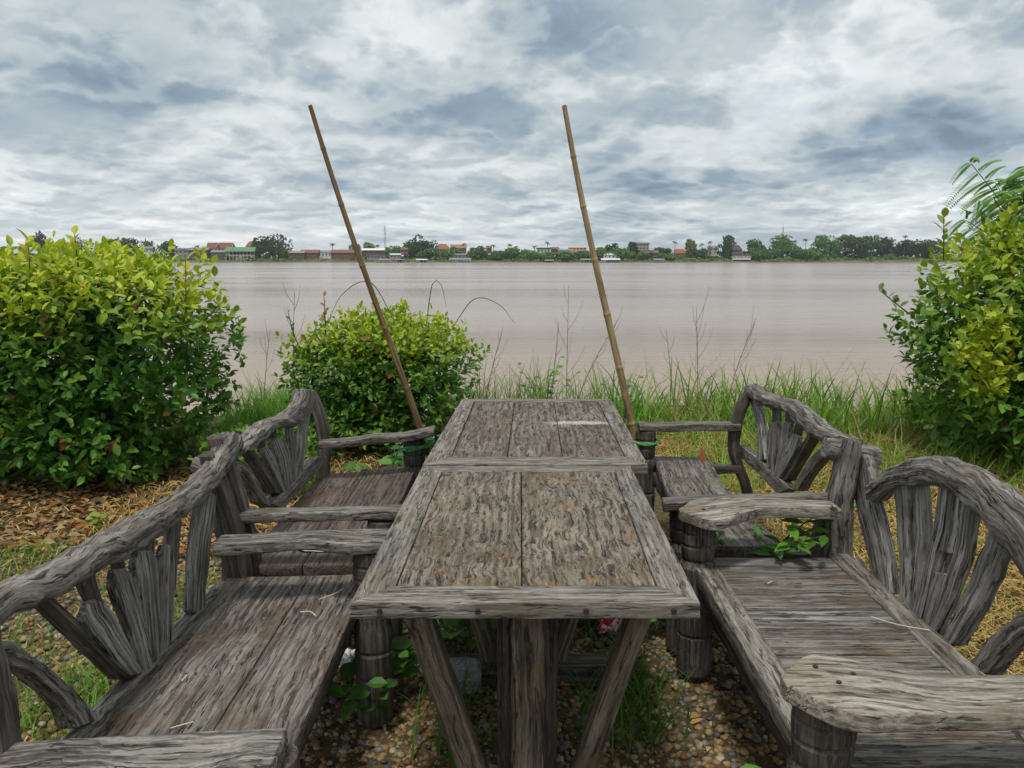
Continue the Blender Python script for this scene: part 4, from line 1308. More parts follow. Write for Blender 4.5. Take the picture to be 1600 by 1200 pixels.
pebbles('gravel', P[~k_], .016, .044, 75, 'ochre and grey river pebbles farther back at the left', IV0, IF0)
P = area(15500, -.75, 1.15, 2.0, 4.2, 73)
k_ = P[:, 1] < 2.9
pebbles('gravel', P[k_], .010, .034, 74, 'ochre and grey river pebbles under the near table')
pebbles('gravel', P[~k_], .014, .040, 76, 'ochre and grey river pebbles under the far table', IV0, IF0)

P = area(5500, -2.6, 1.7, .7, 2.0, 77)
pebbles('gravel', P, .014, .038, 78, 'ochre and grey river pebbles nearest the camera', IV0, IF0)
# ------------------------------------------------------------------ weeds with leaves one can pick out
def weed(label, base, h, nst, nl, leaf, colr, seed, lw=1.3, spread=.5, cat='weed', group=None):
    r_ = np.random.default_rng(seed)
    root = thing('weed', base, label, cat, group)
    b0 = np.array(base, float)
    mes = leaf_meshes([np.array(colr) * k for k in (.7, 1., 1.3)], M['leaf'], 'weed')
    for s_ in range(nst):
        a = r_.uniform(0, 6.283)
        q = b0 + np.array([math.cos(a) * spread * h, math.sin(a) * spread * h, h * r_.uniform(.6, 1.0)])
        P = resample([b0, b0 + (q - b0) * .5 + np.array([0, 0, h * .12]), q], 8)
        tube('stem', P, [.004, .0018], M['stem'], root, M=5)
        for i in range(nl):
            f = .35 + .65 * (i + 1) / nl
            p = P[min(7, int(f * 7))]
            an = i * 2.4 + r_.uniform(-.4, .4)
            ax = unit(np.array([math.cos(an), math.sin(an), r_.uniform(-.1, .5)]))
            Rm = frames(ax[None], unit(np.array([[r_.normal(0, .2), -.35, 1.]])))[0]
            o = bpy.data.objects.new('leaf', mes[r_.integers(0, 3)])
            o.parent = root
            o.location = p - b0
            o.rotation_mode = 'QUATERNION'
            o.rotation_quaternion = Matrix(Rm.tolist()).to_quaternion()
            k = leaf * r_.uniform(.6, 1.2)
            o.scale = (k * lw, k, k)
            col.objects.link(o)
    return root
M['stem'] = plain('green_stem', (.07, .12, .03), .6, .3, 40)
DG, LG = (.055, .15, .022), (.09, .22, .03)
weed('leafy green weed under the left front corner of the near table', (-.46, 2.62, 0), .32, 5, 6, .085, LG, 101)
weed('dark leafy weed behind the left brace of the near table', (-.30, 2.95, 0), .36, 6, 6, .085, DG, 102)
weed('round-leaved weed just left of the table post', (-.12, 2.80, 0), .30, 5, 5, .075, LG, 103, 1.7)
weed('small leafy weed behind the table post among the gravel', (-.02, 3.25, 0), .30, 5, 6, .08, DG, 104)
weed('dark weed by the right brace of the near table', (.36, 3.2, 0), .28, 5, 6, .075, DG, 105)
weed('low weed beside the barrel post of the right bench', (.56, 3.05, 0), .22, 4, 6, .07, LG, 106)
weed('leafy weed low beside the left bench under the near table', (-.47, 2.42, 0), .20, 4, 5, .075, DG, 107)
weed('bright leafy weed at the foot of the nearest right armrest post', (.54, 1.62, 0.02), .34, 3, 4, .085, LG, 108, 1.3, .25)
weed('green weed hugging the right side of the nearest armrest post', (.82, 1.66, 0.05), .36, 3, 5, .09, LG, 109, 1.0, .3)
weed('feathery weed growing through the gap between the right benches', (.93, 2.93, .30), .34, 7, 8, .085, (.10, .24, .03), 110, .7, .8)
weed('thin weed with a red leaf beside the rounded right armrest', (.75, 3.0, .42), .33, 1, 4, .05, (.12, .22, .03), 111, .9, .15)
weed('small weed on the straw behind the right far bench', (1.75, 4.1, 0), .22, 4, 6, .07, LG, 112)
weed('green weed at the foot of the far right bench', (1.42, 3.75, 0), .2, 4, 6, .07, LG, 113)
weed('leafy weed below the left far armrest', (-.75, 4.45, 0), .55, 7, 7, .085, LG, 114, 1.2, .45)
weed('green weed beside the post of the left far armrest', (-.55, 4.55, 0), .50, 6, 7, .08, (.07, .19, .025), 115, 1.2, .4)
weed('leafy vine weed on the river edge behind the far table', (.32, 7.2, 0), .62, 8, 9, .075, (.11, .24, .03), 116, 1.3, .45)
weed('small round-leaved weed right of the pale pole', (1.0, 7.1, 0), .5, 5, 6, .07, (.13, .24, .04), 117, 1.3, .4)
weed('little weed sprouting from the fallen leaves at the left', (-2.32, 4.25, 0), .12, 3, 5, .05, (.20, .28, .04), 118)
rl = thing('red_leaf', (.735, 2.99, .65), 'orange-red drooping leaf on the thin weed by the right armrest', 'leaf')
o = mesh_obj('blade', (LV @ np.array([[1, 0, 0], [0, .3, -1], [0, 1, .3]]).T) * np.array([.05, .068, .068]) + np.array([.735, 2.985, .735]), [tuple(f) for f in LF_], M['dry'], rl, colr=np.array([(.24, .085, .04)] * len(LV)), smooth=False)

# dry stalks against the river
def stalk(label, base, h, seed, lean, nb=7):
    r_ = np.random.default_rng(seed)
    root = thing('dry_stalk', base, label, 'weed', 'dry stalks on the river edge')
    b0 = np.array(base, float)
    q = b0 + np.array([lean * h, 0, h])
    P = resample([b0, (b0 + q) / 2 + np.array([lean * -.08, 0, 0]), q], 16)
    tube('stem', P, [.0045, .0015], M['dead'], root, M=5)
    for i in range(nb):
        p = P[int(5 + 10 * i / nb)]
        a = r_.uniform(-.9, .9) + lean
        L = r_.uniform(.12, .32) * h
        e = p + np.array([math.sin(a) * L * .7, r_.normal(0, .05), L])
        tube('side_stem', resample([p, (p + e) / 2 + np.array([math.sin(a) * .02, 0, -.01]), e], 5), [.002, .001], M['dead'], root, M=4)
    return root
M['dead'] = plain('dead_stem', (.13, .095, .07), .9, .3, 30)
stalk('tall bare dry stalk behind the far table, nearest its middle', (.53, 7.7, -.05), 1.30, 201, .01, 6)
stalk('dry stalk left of the tallest one behind the far table', (.37, 7.6, -.05), .95, 202, .08, 6)
stalk('dry stalk leaning right beside the pale pole', (.55, 7.4, 0), .95, 203, .45, 7)
stalk('dry grass stalk right of the pale pole with a bent leaf', (1.55, 7.5, 0), .85, 204, -.12, 5)
stalk('branching dry grass stalk above the far right armrest', (1.78, 7.5, 0), 1.05, 205, -.05, 9)
stalk('fan-shaped dry grass stalk left of the far right bench', (2.02, 7.5, 0), .95, 206, .28, 9)
stalk('dry stalk at the right side of the middle bush', (-.28, 7.1, 0), .9, 207, .22, 6)
stalk('dry branching stalk rising left of the middle bush', (-1.75, 6.3, .5), .75, 208, .06, 7)
stalk('thin dry stalk beside the left bush over the water', (-2.35, 7.4, 0), .85, 209, .12, 6)

def arch_blade(label, base, tip, rise, seed, c=(.10, .15, .03)):
    root = thing('grass_blade', base, label, 'grass', 'long grass blades over the middle bush')
    b0, q = np.array(base, float), np.array(tip, float)
    P = resample([b0, b0 * .65 + q * .35 + np.array([0, 0, rise]), b0 * .25 + q * .75 + np.array([0, 0, rise * .75]), q], 18)
    tube('blade', P, [.003, .004, .003, .001], M['stem'], root, M=5)
arch_blade('grass blade arching left above the middle bush', (-.88, 6.1, 1.0), (-1.42, 6.1, 1.0), .33, 1)
arch_blade('grass blade arching right above the middle bush', (-.45, 6.1, 1.0), (.02, 6.1, 1.02), .20, 2)
arch_blade('upright grass blade at the top of the middle bush', (-.66, 6.1, .98), (-.50, 6.1, 1.15), .28, 3)

# ------------------------------------------------------------------ litter and stone
def crumple(name, label, cat, c, size, seed, m, squash=.4, tilt=0.):
    r_ = np.random.default_rng(seed)
    n = 9
    V = []
    for j in range(n):
        for i in range(n):
            x, y = i / (n - 1) - .5, j / (n - 1) - .5
            V.append((c[0] + x * size[0] + r_.normal(0, .04) * size[0], c[1] + y * size[1] + r_.normal(0, .04) * size[1], c[2] + abs(r_.normal(0, 1)) * size[2] * squash + tilt * y))
    F = [(j * n + i, j * n + i + 1, (j + 1) * n + i + 1, (j + 1) * n + i) for j in range(n - 1) for i in range(n - 1)]
    o = mesh_obj(name, V, F, m, None, smooth=False)
    md = o.modifiers.new('thickness', 'SOLIDIFY')
    md.thickness = .0015
    return tag(o, label, cat)
def wrap_mat():
    m, t, p = new_mat('wrapper_print')
    co = t.node('ShaderNodeTexCoord').outputs['Object']
    n = t.noise(co, 22, 2)[0]
    t.put(p.inputs['Base Color'], t.mix(t.step(n, .47, .50), (.55, .03, .04), (.75, .72, .72)))
    p.inputs['Roughness'].default_value = .3
    return m
M['wrap'] = wrap_mat()
M['white'] = plain('white_plastic', (.78, .78, .77), .4, .06, 12)
crumple('wrapper', 'crumpled red and white plastic wrapper on the gravel under the table', 'litter', (.42, 3.05, .04), (.13, .11, .05), 5, M['wrap'], .6)
crumple('plastic_sheet', 'white plastic sheet lying on the seat of the left far bench', 'litter', (-.70, 2.93, .437), (.20, .16, .004), 6, M['white'], .5)
crumple('plastic_bag', 'scrap of white plastic on the ground under the left bench', 'litter', (-.60, 2.75, .06), (.10, .10, .03), 7, M['white'], .6)
def rock():
    r_ = np.random.default_rng(9)
    V = IV * (1 + r_.normal(0, .10, (len(IV), 1)))
    V = np.clip(V, -.6, .62) * np.array([.10, .075, .085]) + np.array([-.17, 2.66, .045])
    m, t, p = new_mat('speckled_concrete')
    co = t.node('ShaderNodeTexCoord').outputs['Object']
    t.put(p.inputs['Base Color'], t.mix(t.step(t.noise(co, 220, 2)[0], .45, .55), (.20, .205, .21), (.36, .375, .39)))
    p.inputs['Roughness'].default_value = .9
    tag(mesh_obj('stone', V, [tuple(f) for f in IF], m, None, smooth=False), 'speckled grey broken stone on the gravel left of the table post', 'stone')
rock()
def bits():
    r_ = np.random.default_rng(77)
    M['drysprig'] = plain('pale_straw', (.62, .56, .42), .8, .1, 30)
    names = ['long thread of straw at the far end of the left near seat', 'tiny straw bit near the back edge of the left near seat', 'straw bit midway along the left near seat', 'tiny straw bit nearer the camera on the left near seat',
             'straw stick on the left near seat closest to the camera', 'curled straw on the outer board of the left near seat', 'long straw along the back edge of the right near seat', 'tiny straw bit near the far end of the right near seat']
    spots = [(-.62, 2.42, .44, .10, .6), (-.86, 1.93, .435, .03, 1.2), (-.80, 1.72, .435, .05, .2), (-.84, 1.62, .435, .03, 2.), (-.83, 1.52, .435, .08, 3.0), (-.60, 2.30, .44, .06, 2.4), (1.10, 2.30, .437, .16, -.9), (.86, 2.55, .437, .03, .4)]
    for i, (x, y, z, L, a) in enumerate(spots):
        tag(tube('straw_bit', [(x, y, z + .003), (x + math.cos(a) * L * .5, y + math.sin(a) * L * .5, z + .008), (x + math.cos(a + .3) * L, y + math.sin(a + .3) * L, z + .004)], .0016, M['drysprig'], None, M=5, n=7),
            names[i], 'straw', 'straw bits on the bench seats')
bits()
TREES = [
 (-494.7,785,12.0,16.2,'b','low tree at the far left edge behind the left bush'),
 (-466.1,800,27.2,17.1,'c','tall dark narrow tree on the far bank at the left'),
 (-448.0,795,18.4,13.9,'b','small tree just right of the tall narrow one'),
 (-425.4,800,19.7,27.9,'l','loose pale tree behind the left bush on the far bank'),
 (-417.6,776,10.7,24.6,'b','dense low tree behind the top of the left bush'),
 (-390.5,776,10.7,20.9,'b','second dense low tree behind the top of the left bush'),
 (-383.5,800,20.3,41.9,'w','broad flat-topped dark tree left of the round tree'),
 (-362.9,805,18.6,16.6,'l','thin loose tree between the broad and the round tree'),
 (-333.1,780,18.0,22.3,'r','round dark tree left of the grey sheds'),
 (-360.3,772,8.8,22.1,'b','low bushy tree at the water below the broad tree'),
 (-230.3,778,27.7,35.8,'r','big round tree right of the green-roofed pavilion'),
 (-244.3,785,18.8,16.2,'b','left side tree of the big round crown'),
 (-218.0,776,12.5,16.0,'b','low tree at the right foot of the big round tree'),
 (-253.4,800,18.5,7.6,'o','small reddish tree beside the orange roof'),
 (-154.9,800,14.7,12.7,'b','small tree left of the dark bamboo pole foot'),
 (-142.0,802,14.7,21.6,'b','broad tree behind the brown shed'),
 (-113.0,782,13.2,22.3,'b','tree at the right end of the brown shed'),
 (-100.3,790,15.8,18.8,'b','tree left of the tallest cluster near the mast'),
 (-90.7,788,20.7,23.8,'r','tallest tree right of the mast'),
 (-83.4,796,20.2,19.0,'r','dark tree beside the tallest one right of the mast'),
 (-78.4,772,8.8,27.0,'b','bushy tree at the water below the tallest one'),
 (-61.3,772,8.8,18.4,'b','bushy tree below the orange roofs'),
 (-54.3,778,10.7,16.1,'b','tree in front of the second orange roof'),
 (-33.3,776,12.5,22.2,'b','rounded tree right of the white floating house'),
 (-15.3,772,7.6,22.1,'b','low bushy tree left of the lone palm, first in the row'),
 (0.0,774,8.8,23.3,'b','low bushy tree left of the lone palm, second in the row'),
 (17.2,772,8.2,22.1,'b','low bushy tree below the lone palm'),
 (34.2,770,5.8,20.8,'b','low bushy tree below the peach house, first in the row'),
 (51.3,770,5.8,22.0,'b','low bushy tree below the peach house, second in the row'),
 (68.6,772,6.4,24.5,'b','low bushy tree left of the pale bamboo pole'),
 (86.7,780,10.1,23.5,'b','tree right of the pale bamboo pole'),
 (97.6,788,14.5,17.5,'r','dark taller tree right of the pale bamboo pole'),
 (116.6,790,15.2,15.0,'r','dark tree in front of the apartment block'),
 (105.7,774,8.8,24.6,'b','bushy tree below the dark pair by the pale pole'),
 (125.3,774,7.6,22.1,'b','bushy tree below the apartment block'),
 (144.7,786,9.5,22.5,'w','dark wide tree right of the apartment block'),
 (146.7,770,3.9,20.8,'b','low bush tree behind the small floating hut'),
 (170.9,780,16.8,16.1,'y','yellowish flowering tree right of the orange roof'),
 (182.8,778,10.1,16.1,'b','tree between the flowering tree and the cream house'),
 (204.5,776,21.0,17.2,'r','dark round tree left of the thatched hut'),
 (234.0,784,18.1,21.2,'b','tree right of the thatched hut'),
 (239.6,774,11.2,27.0,'b','bushy tree below the right mast, left side'),
 (261.4,784,20.6,24.9,'b','tree at the foot of the right mast'),
 (275.2,774,11.8,24.6,'b','bushy tree below the right mast, right side'),
 (304.5,786,22.5,32.4,'b','tall tree left of the wide dark grove'),
 (327.3,790,21.3,40.1,'w','wide dark flat-topped tree in the right grove, left one'),
 (344.0,788,20.7,37.5,'w','wide dark flat-topped tree in the right grove, middle one'),
 (365.9,792,19.5,27.7,'w','wide dark flat-topped tree in the right grove, right one'),
 (385.7,794,17.7,27.7,'w','dark tree partly behind the right bush'),
 (410.7,796,18.4,37.9,'w','dark trees end behind the right bush top'),
 (288.0,772,8.8,24.5,'b','low bushy tree in front of the right grove'),
]
PALMS = [
 (-308.6,795,12.7),
 (-177.8,800,14.7),
 (-132.1,800,13.4),
 (-18.2,790,13.3),
 (-1.9,792,13.9),
 (34.5,790,15.8),
 (22.6,792,12.1),
 (157.0,782,16.2),
 (183.6,784,14.4),
 (190.1,780,16.2),
 (215.4,782,15.6),
 (253.3,790,19.5),
 (274.5,786,17.5),
 (283.8,784,18.7),
 (319.0,782,23.0),
 (350.4,780,22.3),
 (365.9,780,18.0),
 (378.6,782,21.8),
 (3.1,788,12.0),
 (-47.3,795,14.6),
]
HOUSES = [
 (-358.1,-350.5,10.8,9.0,4.6,790,'white','greyroof','gable','small white house between the trees at the left'),
 (-321.7,-306.4,8.8,7.0,-0.9,772,'greywall','greyroof','flat','grey shed left of the temple'),
 (-308.0,-289.7,9.4,7.0,-0.9,770,'darkwood','greyroof','gable','grey shed with a pale front wall, left of the temple'),
 (-294.8,-270.6,14.4,8.9,3.4,782,'cream','temple','gable','temple hall with a red-brown roof and white gable'),
 (-285.9,-270.7,6.9,5.1,-0.9,768,'darkwood','greyroof','gable','dark low shed in front of the temple'),
 (-270.5,-243.2,9.9,5.7,-0.3,764,'open','green','pavilion','green-roofed pavilion on stilts over the water'),
 (-262.9,-251.5,16.0,10.9,4.0,800,'cream','orange','hip','house with an orange roof behind the green pavilion'),
 (-212.1,-197.5,6.3,4.5,-0.3,768,'darkwood','tan','gable','low riverside shack right of the big round tree'),
 (-202.7,-185.5,7.6,4.6,0.3,774,'redwall','rust','gable','red shack with a rust roof'),
 (-186.5,-170.4,7.0,5.2,0.3,778,'white','greyroof','gable','grey and white house between the red shacks'),
 (-172.8,-150.7,7.6,4.6,0.3,772,'redwall','rust','gable','long red shack left of the dark pole'),
 (-152.9,-144.3,7.0,5.2,0.3,780,'white','greyroof','flat','small white house behind the dark pole'),
 (-144.9,-120.7,8.9,7.0,2.1,780,'brick','whiteroof','gable','brown brick shed with a white roof below the mast'),
 (-137.8,-118.3,2.1,1.5,-1.5,768,'greywall','greyroof','flat','grey retaining house below the brown shed'),
 (-106.6,-99.3,10.0,7.6,4.0,772,'rust','rust','hip','small brown hut among the trees right of the mast'),
 (-115.8,-106.1,3.9,2.7,-0.9,768,'greywall','whiteroof','gable','pale shed below the small brown hut'),
 (-76.2,-61.6,13.4,8.4,5.3,800,'cream','orange','hip','orange-roofed house behind the trees right of the mast'),
 (-61.1,-45.8,12.8,9.1,4.0,802,'rust','orange2','gable','second orange-roofed house right of the mast'),
 (-68.3,-61.6,5.1,2.7,-0.9,768,'greywall','orange','gable','small red-roofed hut low among the trees'),
 (-58.5,-43.9,3.9,2.7,-2.1,768,'greywall','greyroof','gable','grey house behind the white floating house'),
 (-25.1,-20.1,11.5,9.0,5.3,792,'redwall','redroof','gable','small red roof among the bushy trees'),
 (24.3,37.4,9.5,8.3,4.0,786,'white','darkroof','flat','white modern house with a dark flat roof by the lone palm'),
 (38.3,45.9,10.2,8.4,4.0,792,'rust','rust','gable','brown house right of the lone palm'),
 (44.8,57.3,8.3,7.1,2.8,784,'white','greyroof','gable','grey-roofed house left of the peach house'),
 (55.5,73.1,11.5,9.6,4.0,794,'peach','peachroof','hip','peach two-storey house left of the pale pole'),
 (121.6,137.8,14.9,13.7,4.1,815,'block','block','flat','pale apartment block behind the trees right of the pale pole'),
 (87.2,101.8,3.9,2.7,-0.9,768,'white','whiteroof','gable','white low house right of the pale pole'),
 (125.3,139.4,7.0,4.5,0.3,770,'darkwood','rust','gable','brown-roofed house below the apartment block'),
 (155.6,164.8,8.2,4.0,0.9,772,'rust','orange','gable','hut with a bright orange roof'),
 (189.9,198.0,11.3,8.9,2.8,782,'cream','greyroof','gable','cream house behind the palms'),
 (209.0,218.8,11.8,7.0,0.3,770,'darkwood','thatch','hip','dark thatched hut right of the round tree'),
 (208.6,225.6,1.5,1.2,-0.6,764,'white','white','flat','white wall and terrace below the thatched hut'),
]
RAFTS = [
 (-122.3,-111.6,-1.1,-2.0,'white floating hut below the brown shed'),
 (-107.5,-100.3,-1.3,-2.0,'small floating hut right of the mast foot'),
 (-87.9,-78.4,-1.1,-2.0,'floating hut with a flat pale roof below the tallest tree'),
 (-57.6,-38.0,-0.2,-1.7,'white floating house with two roofs'),
 (30.3,38.0,-1.7,-2.6,'small brown floating hut left of the pale pole'),
 (63.5,76.6,-0.8,-2.0,'long floating raft house just left of the pale pole'),
 (82.5,99.2,-0.6,-1.9,'blue floating house just right of the pale pole'),
 (131.2,140.1,-0.8,-2.0,'small white-roofed floating hut'),
]
def far_leaf_mat():
    m, t, p = new_mat('far_foliage')
    c = t.node('ShaderNodeAttribute', attribute_name='col').outputs['Color']
    k = t.lin(t.node('ShaderNodeObjectInfo').outputs['Random'], 0, 1, .95, 1.5)
    t.put(p.inputs['Base Color'], t.mix(1, c, t.comb(k, k, k), 'MULTIPLY'))
    p.inputs['Roughness'].default_value = .8
    p.inputs['Specular IOR Level'].default_value = .15
    return m
M['far_leaf'] = far_leaf_mat()
M['bark'] = plain('bark', (.11, .09, .07), .9, .2, 1)
CL = {'b': ((.06, .125, .035), (.12, .21, .055)), 'r': ((.038, .08, .03), (.075, .13, .042)), 'w': ((.04, .075, .034), (.07, .115, .045)), 'c': ((.03, .055, .03), (.05, .08, .038)),
      'l': ((.07, .10, .045), (.12, .15, .07)), 'o': ((.12, .05, .03), (.18, .08, .04)), 'y': ((.05, .10, .02), (.24, .22, .06))}
CLV = np.array([(-.5, -.2, -.2), (.5, -.25, -.1), (.05, .2, .5), (-.1, .5, -.25), (.3, .1, -.4), (-.35, -.1, .3)])
CLF = np.array([(0, 1, 2), (0, 2, 3), (1, 3, 2), (0, 4, 1), (4, 3, 5), (0, 5, 1), (5, 2, 4)])
def far_tree(x, y, ztop, wid, kind, label, seed):
    r_ = np.random.default_rng(seed)
    zb = -2.4
    root = thing('tree', (x, y, zb), label, 'tree', 'trees on the far bank')
    h = ztop - zb
    rz = {'c': h * .45, 'w': h * .40, 'l': h * .36}.get(kind, h * .48)
    zc = ztop - rz
    rx = wid / 2
    n = int(np.clip(34 * wid, 320, 1150))
    nl = 7 + int(wid / 4)
    lob = unit(r_.normal(size=(nl, 3))) * np.array([rx, rx, rz]) * r_.uniform(.35, .72, (nl, 1))
    ls = r_.uniform(.34, .55, nl)
    i = r_.integers(0, nl, n)
    d = unit(r_.normal(size=(n, 3)))
    P = np.array([x, y, zc]) + lob[i] + d * (ls[i] * np.cbrt(r_.uniform(.3, 1, n)))[:, None] * np.array([rx, rx, rz])
    if kind == 'l':
        P = P[r_.random(n) < .55]
    n = len(P)
    s = r_.uniform(.9, 2.3, n) * (1 if kind != 'l' else .8)
    c0, c1 = map(np.array, CL[kind])
    f = r_.random((n, 1))
    C = c0 * (1 - f) + c1 * f
    a = unit(r_.normal(size=(n, 3)))
    scatter('crown', CLV, CLF, P, frames(a, unit(r_.normal(size=(n, 3)))), s, C, M['far_leaf'], root)
    tube('trunk', [(x, y, zb - .5), (x + .3, y, (zb + zc) / 2), (x, y, zc + rz * .3)], [.55, .4, .15], M['bark'], root, M=6, n=5)
for i, T_ in enumerate(TREES):
    far_tree(*T_, seed=500 + i)

def palm(x, y, ztop, label, seed):
    r_ = np.random.default_rng(seed)
    root = thing('palm_tree', (x, y, -2.4), label, 'palm', 'palms on the far bank')
    tip = np.array([x + r_.uniform(-.8, .8), y, ztop - 1.3])
    tube('trunk', [(x, y, -2.6), (x + .3, y, (tip[2] - 2.4) / 2), tip], [.35, .25, .2], M['bark'], root, M=6, n=6)
    V, F = [], []
    for k in range(13):
        a = k * 2.4 + r_.uniform(-.2, .2)
        el_ = r_.uniform(-.1, .95)
        L = r_.uniform(2.6, 3.8)
        pr = None
        for u in np.linspace(0, 1, 6):
            c = tip + np.array([math.cos(a) * L * u, math.sin(a) * L * u, L * (el_ * u - .95 * u * u)])
            wd = np.array([-math.sin(a), math.cos(a), 0]) * (.55 * math.sin(math.pi * min(1, .12 + u * .9)))
            dz_ = np.array([0, 0, -.35 * math.sin(math.pi * u)])
            b0 = len(V)
            V += [c - wd + dz_, c, c + wd + dz_]
            if pr is not None:
                F += [(pr, b0, b0 + 1), (pr, b0 + 1, pr + 1), (pr + 1, b0 + 1, b0 + 2), (pr + 1, b0 + 2, pr + 2)]
            pr = b0
    mesh_obj('crown', V, np.array(F), M['far_leaf'], root, colr=np.array([(.055, .095, .035)] * len(V)), smooth=False)
PN = ['small palm in front of the temple left of its roof', 'palm rising behind the red shacks', 'palm just left of the tall mast', 'palm over the bushy trees right of the red roof', 'taller palm over the middle bushy trees',
      'lone dark palm above the white modern house', 'palm left of the white modern house', 'palm left of the yellowish flowering tree', 'palm right of the yellowish flowering tree', 'palm left of the dark round tree', 'palm just right of the dark round tree',
      'palm left of the right mast', 'palm right of the right mast', 'palm at the left end of the right grove', 'palm above the tall tree of the right grove', 'palm in the middle of the right grove', 'palm toward the right end of the grove', 'palm nearest the right bush', 'short palm left of the lone dark palm', 'palm behind the second orange roof']
for i, (x, y, z) in enumerate(PALMS):
    palm(x, y, z, PN[i], 700 + i)

for k, c in dict(white=(.62, .62, .60), greywall=(.26, .26, .26), darkwood=(.10, .085, .075), cream=(.55, .46, .34), redwall=(.15, .075, .06), brick=(.12, .07, .055), peach=(.62, .42, .28), block=(.36, .31, .28),
                 greyroof=(.22, .225, .235), temple=(.22, .075, .05), green=(.12, .24, .11), orange=(.28, .12, .07), orange2=(.29, .155, .10), tan=(.33, .22, .14), rust=(.19, .10, .075), whiteroof=(.66, .67, .68), darkroof=(.06, .06, .065),
                 redroof=(.28, .08, .06), peachroof=(.55, .36, .26), thatch=(.09, .075, .065), bluewall=(.10, .15, .30), glass=(.03, .035, .04), trim=(.75, .74, .70)).items():
    M['h_' + k] = plain('house_' + k, c, .8, .14, .5)

def roof_mesh(parent, x0, x1, y0, y1, ze, zr, style, m, ov=.5):
    x0, x1, y0, y1 = x0 - ov, x1 + ov, y0 - ov, y1 + ov
    ym = (y0 + y1) / 2
    if style == 'flat':
        return box('roof', x0, x1, y0, y1, ze, max(zr, ze + .25), m, parent)
    hip = (x1 - x0) * .28 if style == 'hip' else 0.
    V = [(x0, y0, ze), (x1, y0, ze), (x1, y1, ze), (x0, y1, ze), (x0 + hip, ym, zr), (x1 - hip, ym, zr)]
    F = [(0, 1, 5, 4), (2, 3, 4, 5), (0, 4, 3), (1, 2, 5), (3, 2, 1, 0)]
    return mesh_obj('roof', V, F, m, parent, smooth=False)

def house(x0, x1, zr, ze, zb, y, wm, rm, style, label):
    d = max(5., min(10., (x1 - x0) * .6))
    root = thing('pavilion' if style == 'pavilion' else 'house', ((x0 + x1) / 2, y, zb), label, 'pavilion' if style == 'pavilion' else 'house', 'buildings on the far bank')
    zg = -4.6 if style == 'pavilion' else zb - 1.5
    if style == 'pavilion':
        fl = zb + (ze - zb) * .30
        box('floor', x0, x1, y, y + d, fl - .3, fl, M['h_greywall'], root)
        box('back_wall', x0 + .5, x1 - .5, y + d - .6, y + d - .3, fl, ze, M['h_darkwood'], root)
        n = 9
        for i in range(n):
            px = x0 + .3 + (x1 - x0 - .6) * i / (n - 1)
            box('post', px - .12, px + .12, y + .1, y + .34, -5.0, ze, M['h_trim'], root)
        box('railing', x0, x1, y - .05, y + .05, fl + .55, fl + 1.0, M['h_trim'], root)
        box('side_room', x0 - .2, x0 + 3.2, y - .1, y + d - .8, fl, ze - .2, M['h_green'], root)
        roof_mesh(root, x0, x1, y - .4, y + d, ze, zr, 'gable', M['h_green'])
        return root
    box('wall', x0, x1, y, y + d, zg, ze, M['h_' + wm], root)
    rf = roof_mesh(root, x0, x1, y, y + d, ze, zr, style, M['h_' + rm])
    hgt = ze - zb
    n = max(1, int((x1 - x0) / 3.2))
    if hgt > 1.6:
        rows = 1 if hgt < 5 else 2 if hgt < 8 else 3
        for rw in range(rows):
            for i in range(n):
                cx = x0 + (x1 - x0) * (i + .5) / n
                z0 = zb + hgt * (rw + .35) / rows
                z1 = zb + hgt * (rw + .78) / rows
                w_ = box('window', cx - .6, cx + .6, y - .06, y + .05, z0, z1, M['h_glass'], root)
                box('sill', cx - .75, cx + .75, y - .16, y - .065, z0 - .15, z0 - .02, M['h_trim'], w_)
    if rm == 'temple':
        xm = (x0 + x1) / 2
        ym = y - 1.0
        hg = zr - ze
        V = [(xm - 3, ym, ze), (xm + 3, ym, ze), (xm, ym, zr - .6), (xm - 3, y + d / 2, ze), (xm + 3, y + d / 2, ze), (xm, y + d / 2, zr - .6)]
        mesh_obj('gable', V, [(0, 1, 2), (0, 2, 5, 3), (1, 4, 5, 2), (3, 5, 4)], M['h_temple'], root, smooth=False)
        for s in (-1, 1):
            bar('barge_board', (xm + s * 3.1, ym - .1, ze), (xm, ym - .1, zr - .3), (0, 0, 1), .45, (0, 1, 0), .15, M['h_trim'], root, n=4, rough=0)
            bar('ridge_finial', (x0 - .3 if s < 0 else x1 + .3, y + d / 2, zr - .2), (x0 - .8 if s < 0 else x1 + .8, y + d / 2, zr + 1.0), (1, 0, 0), .3, (0, 1, 0), .3, M['h_trim'], root, n=4, rough=0)
            bar('barge_board', (x0 - .55 if s < 0 else x1 + .55, y - .7, ze), (x0 - .55 if s < 0 else x1 + .55, y + d / 2, zr), (0, 0, 1), .3, (1, 0, 0), .15, M['h_trim'], root, n=4, rough=0)
    return root
for H in HOUSES:
    house(*H)

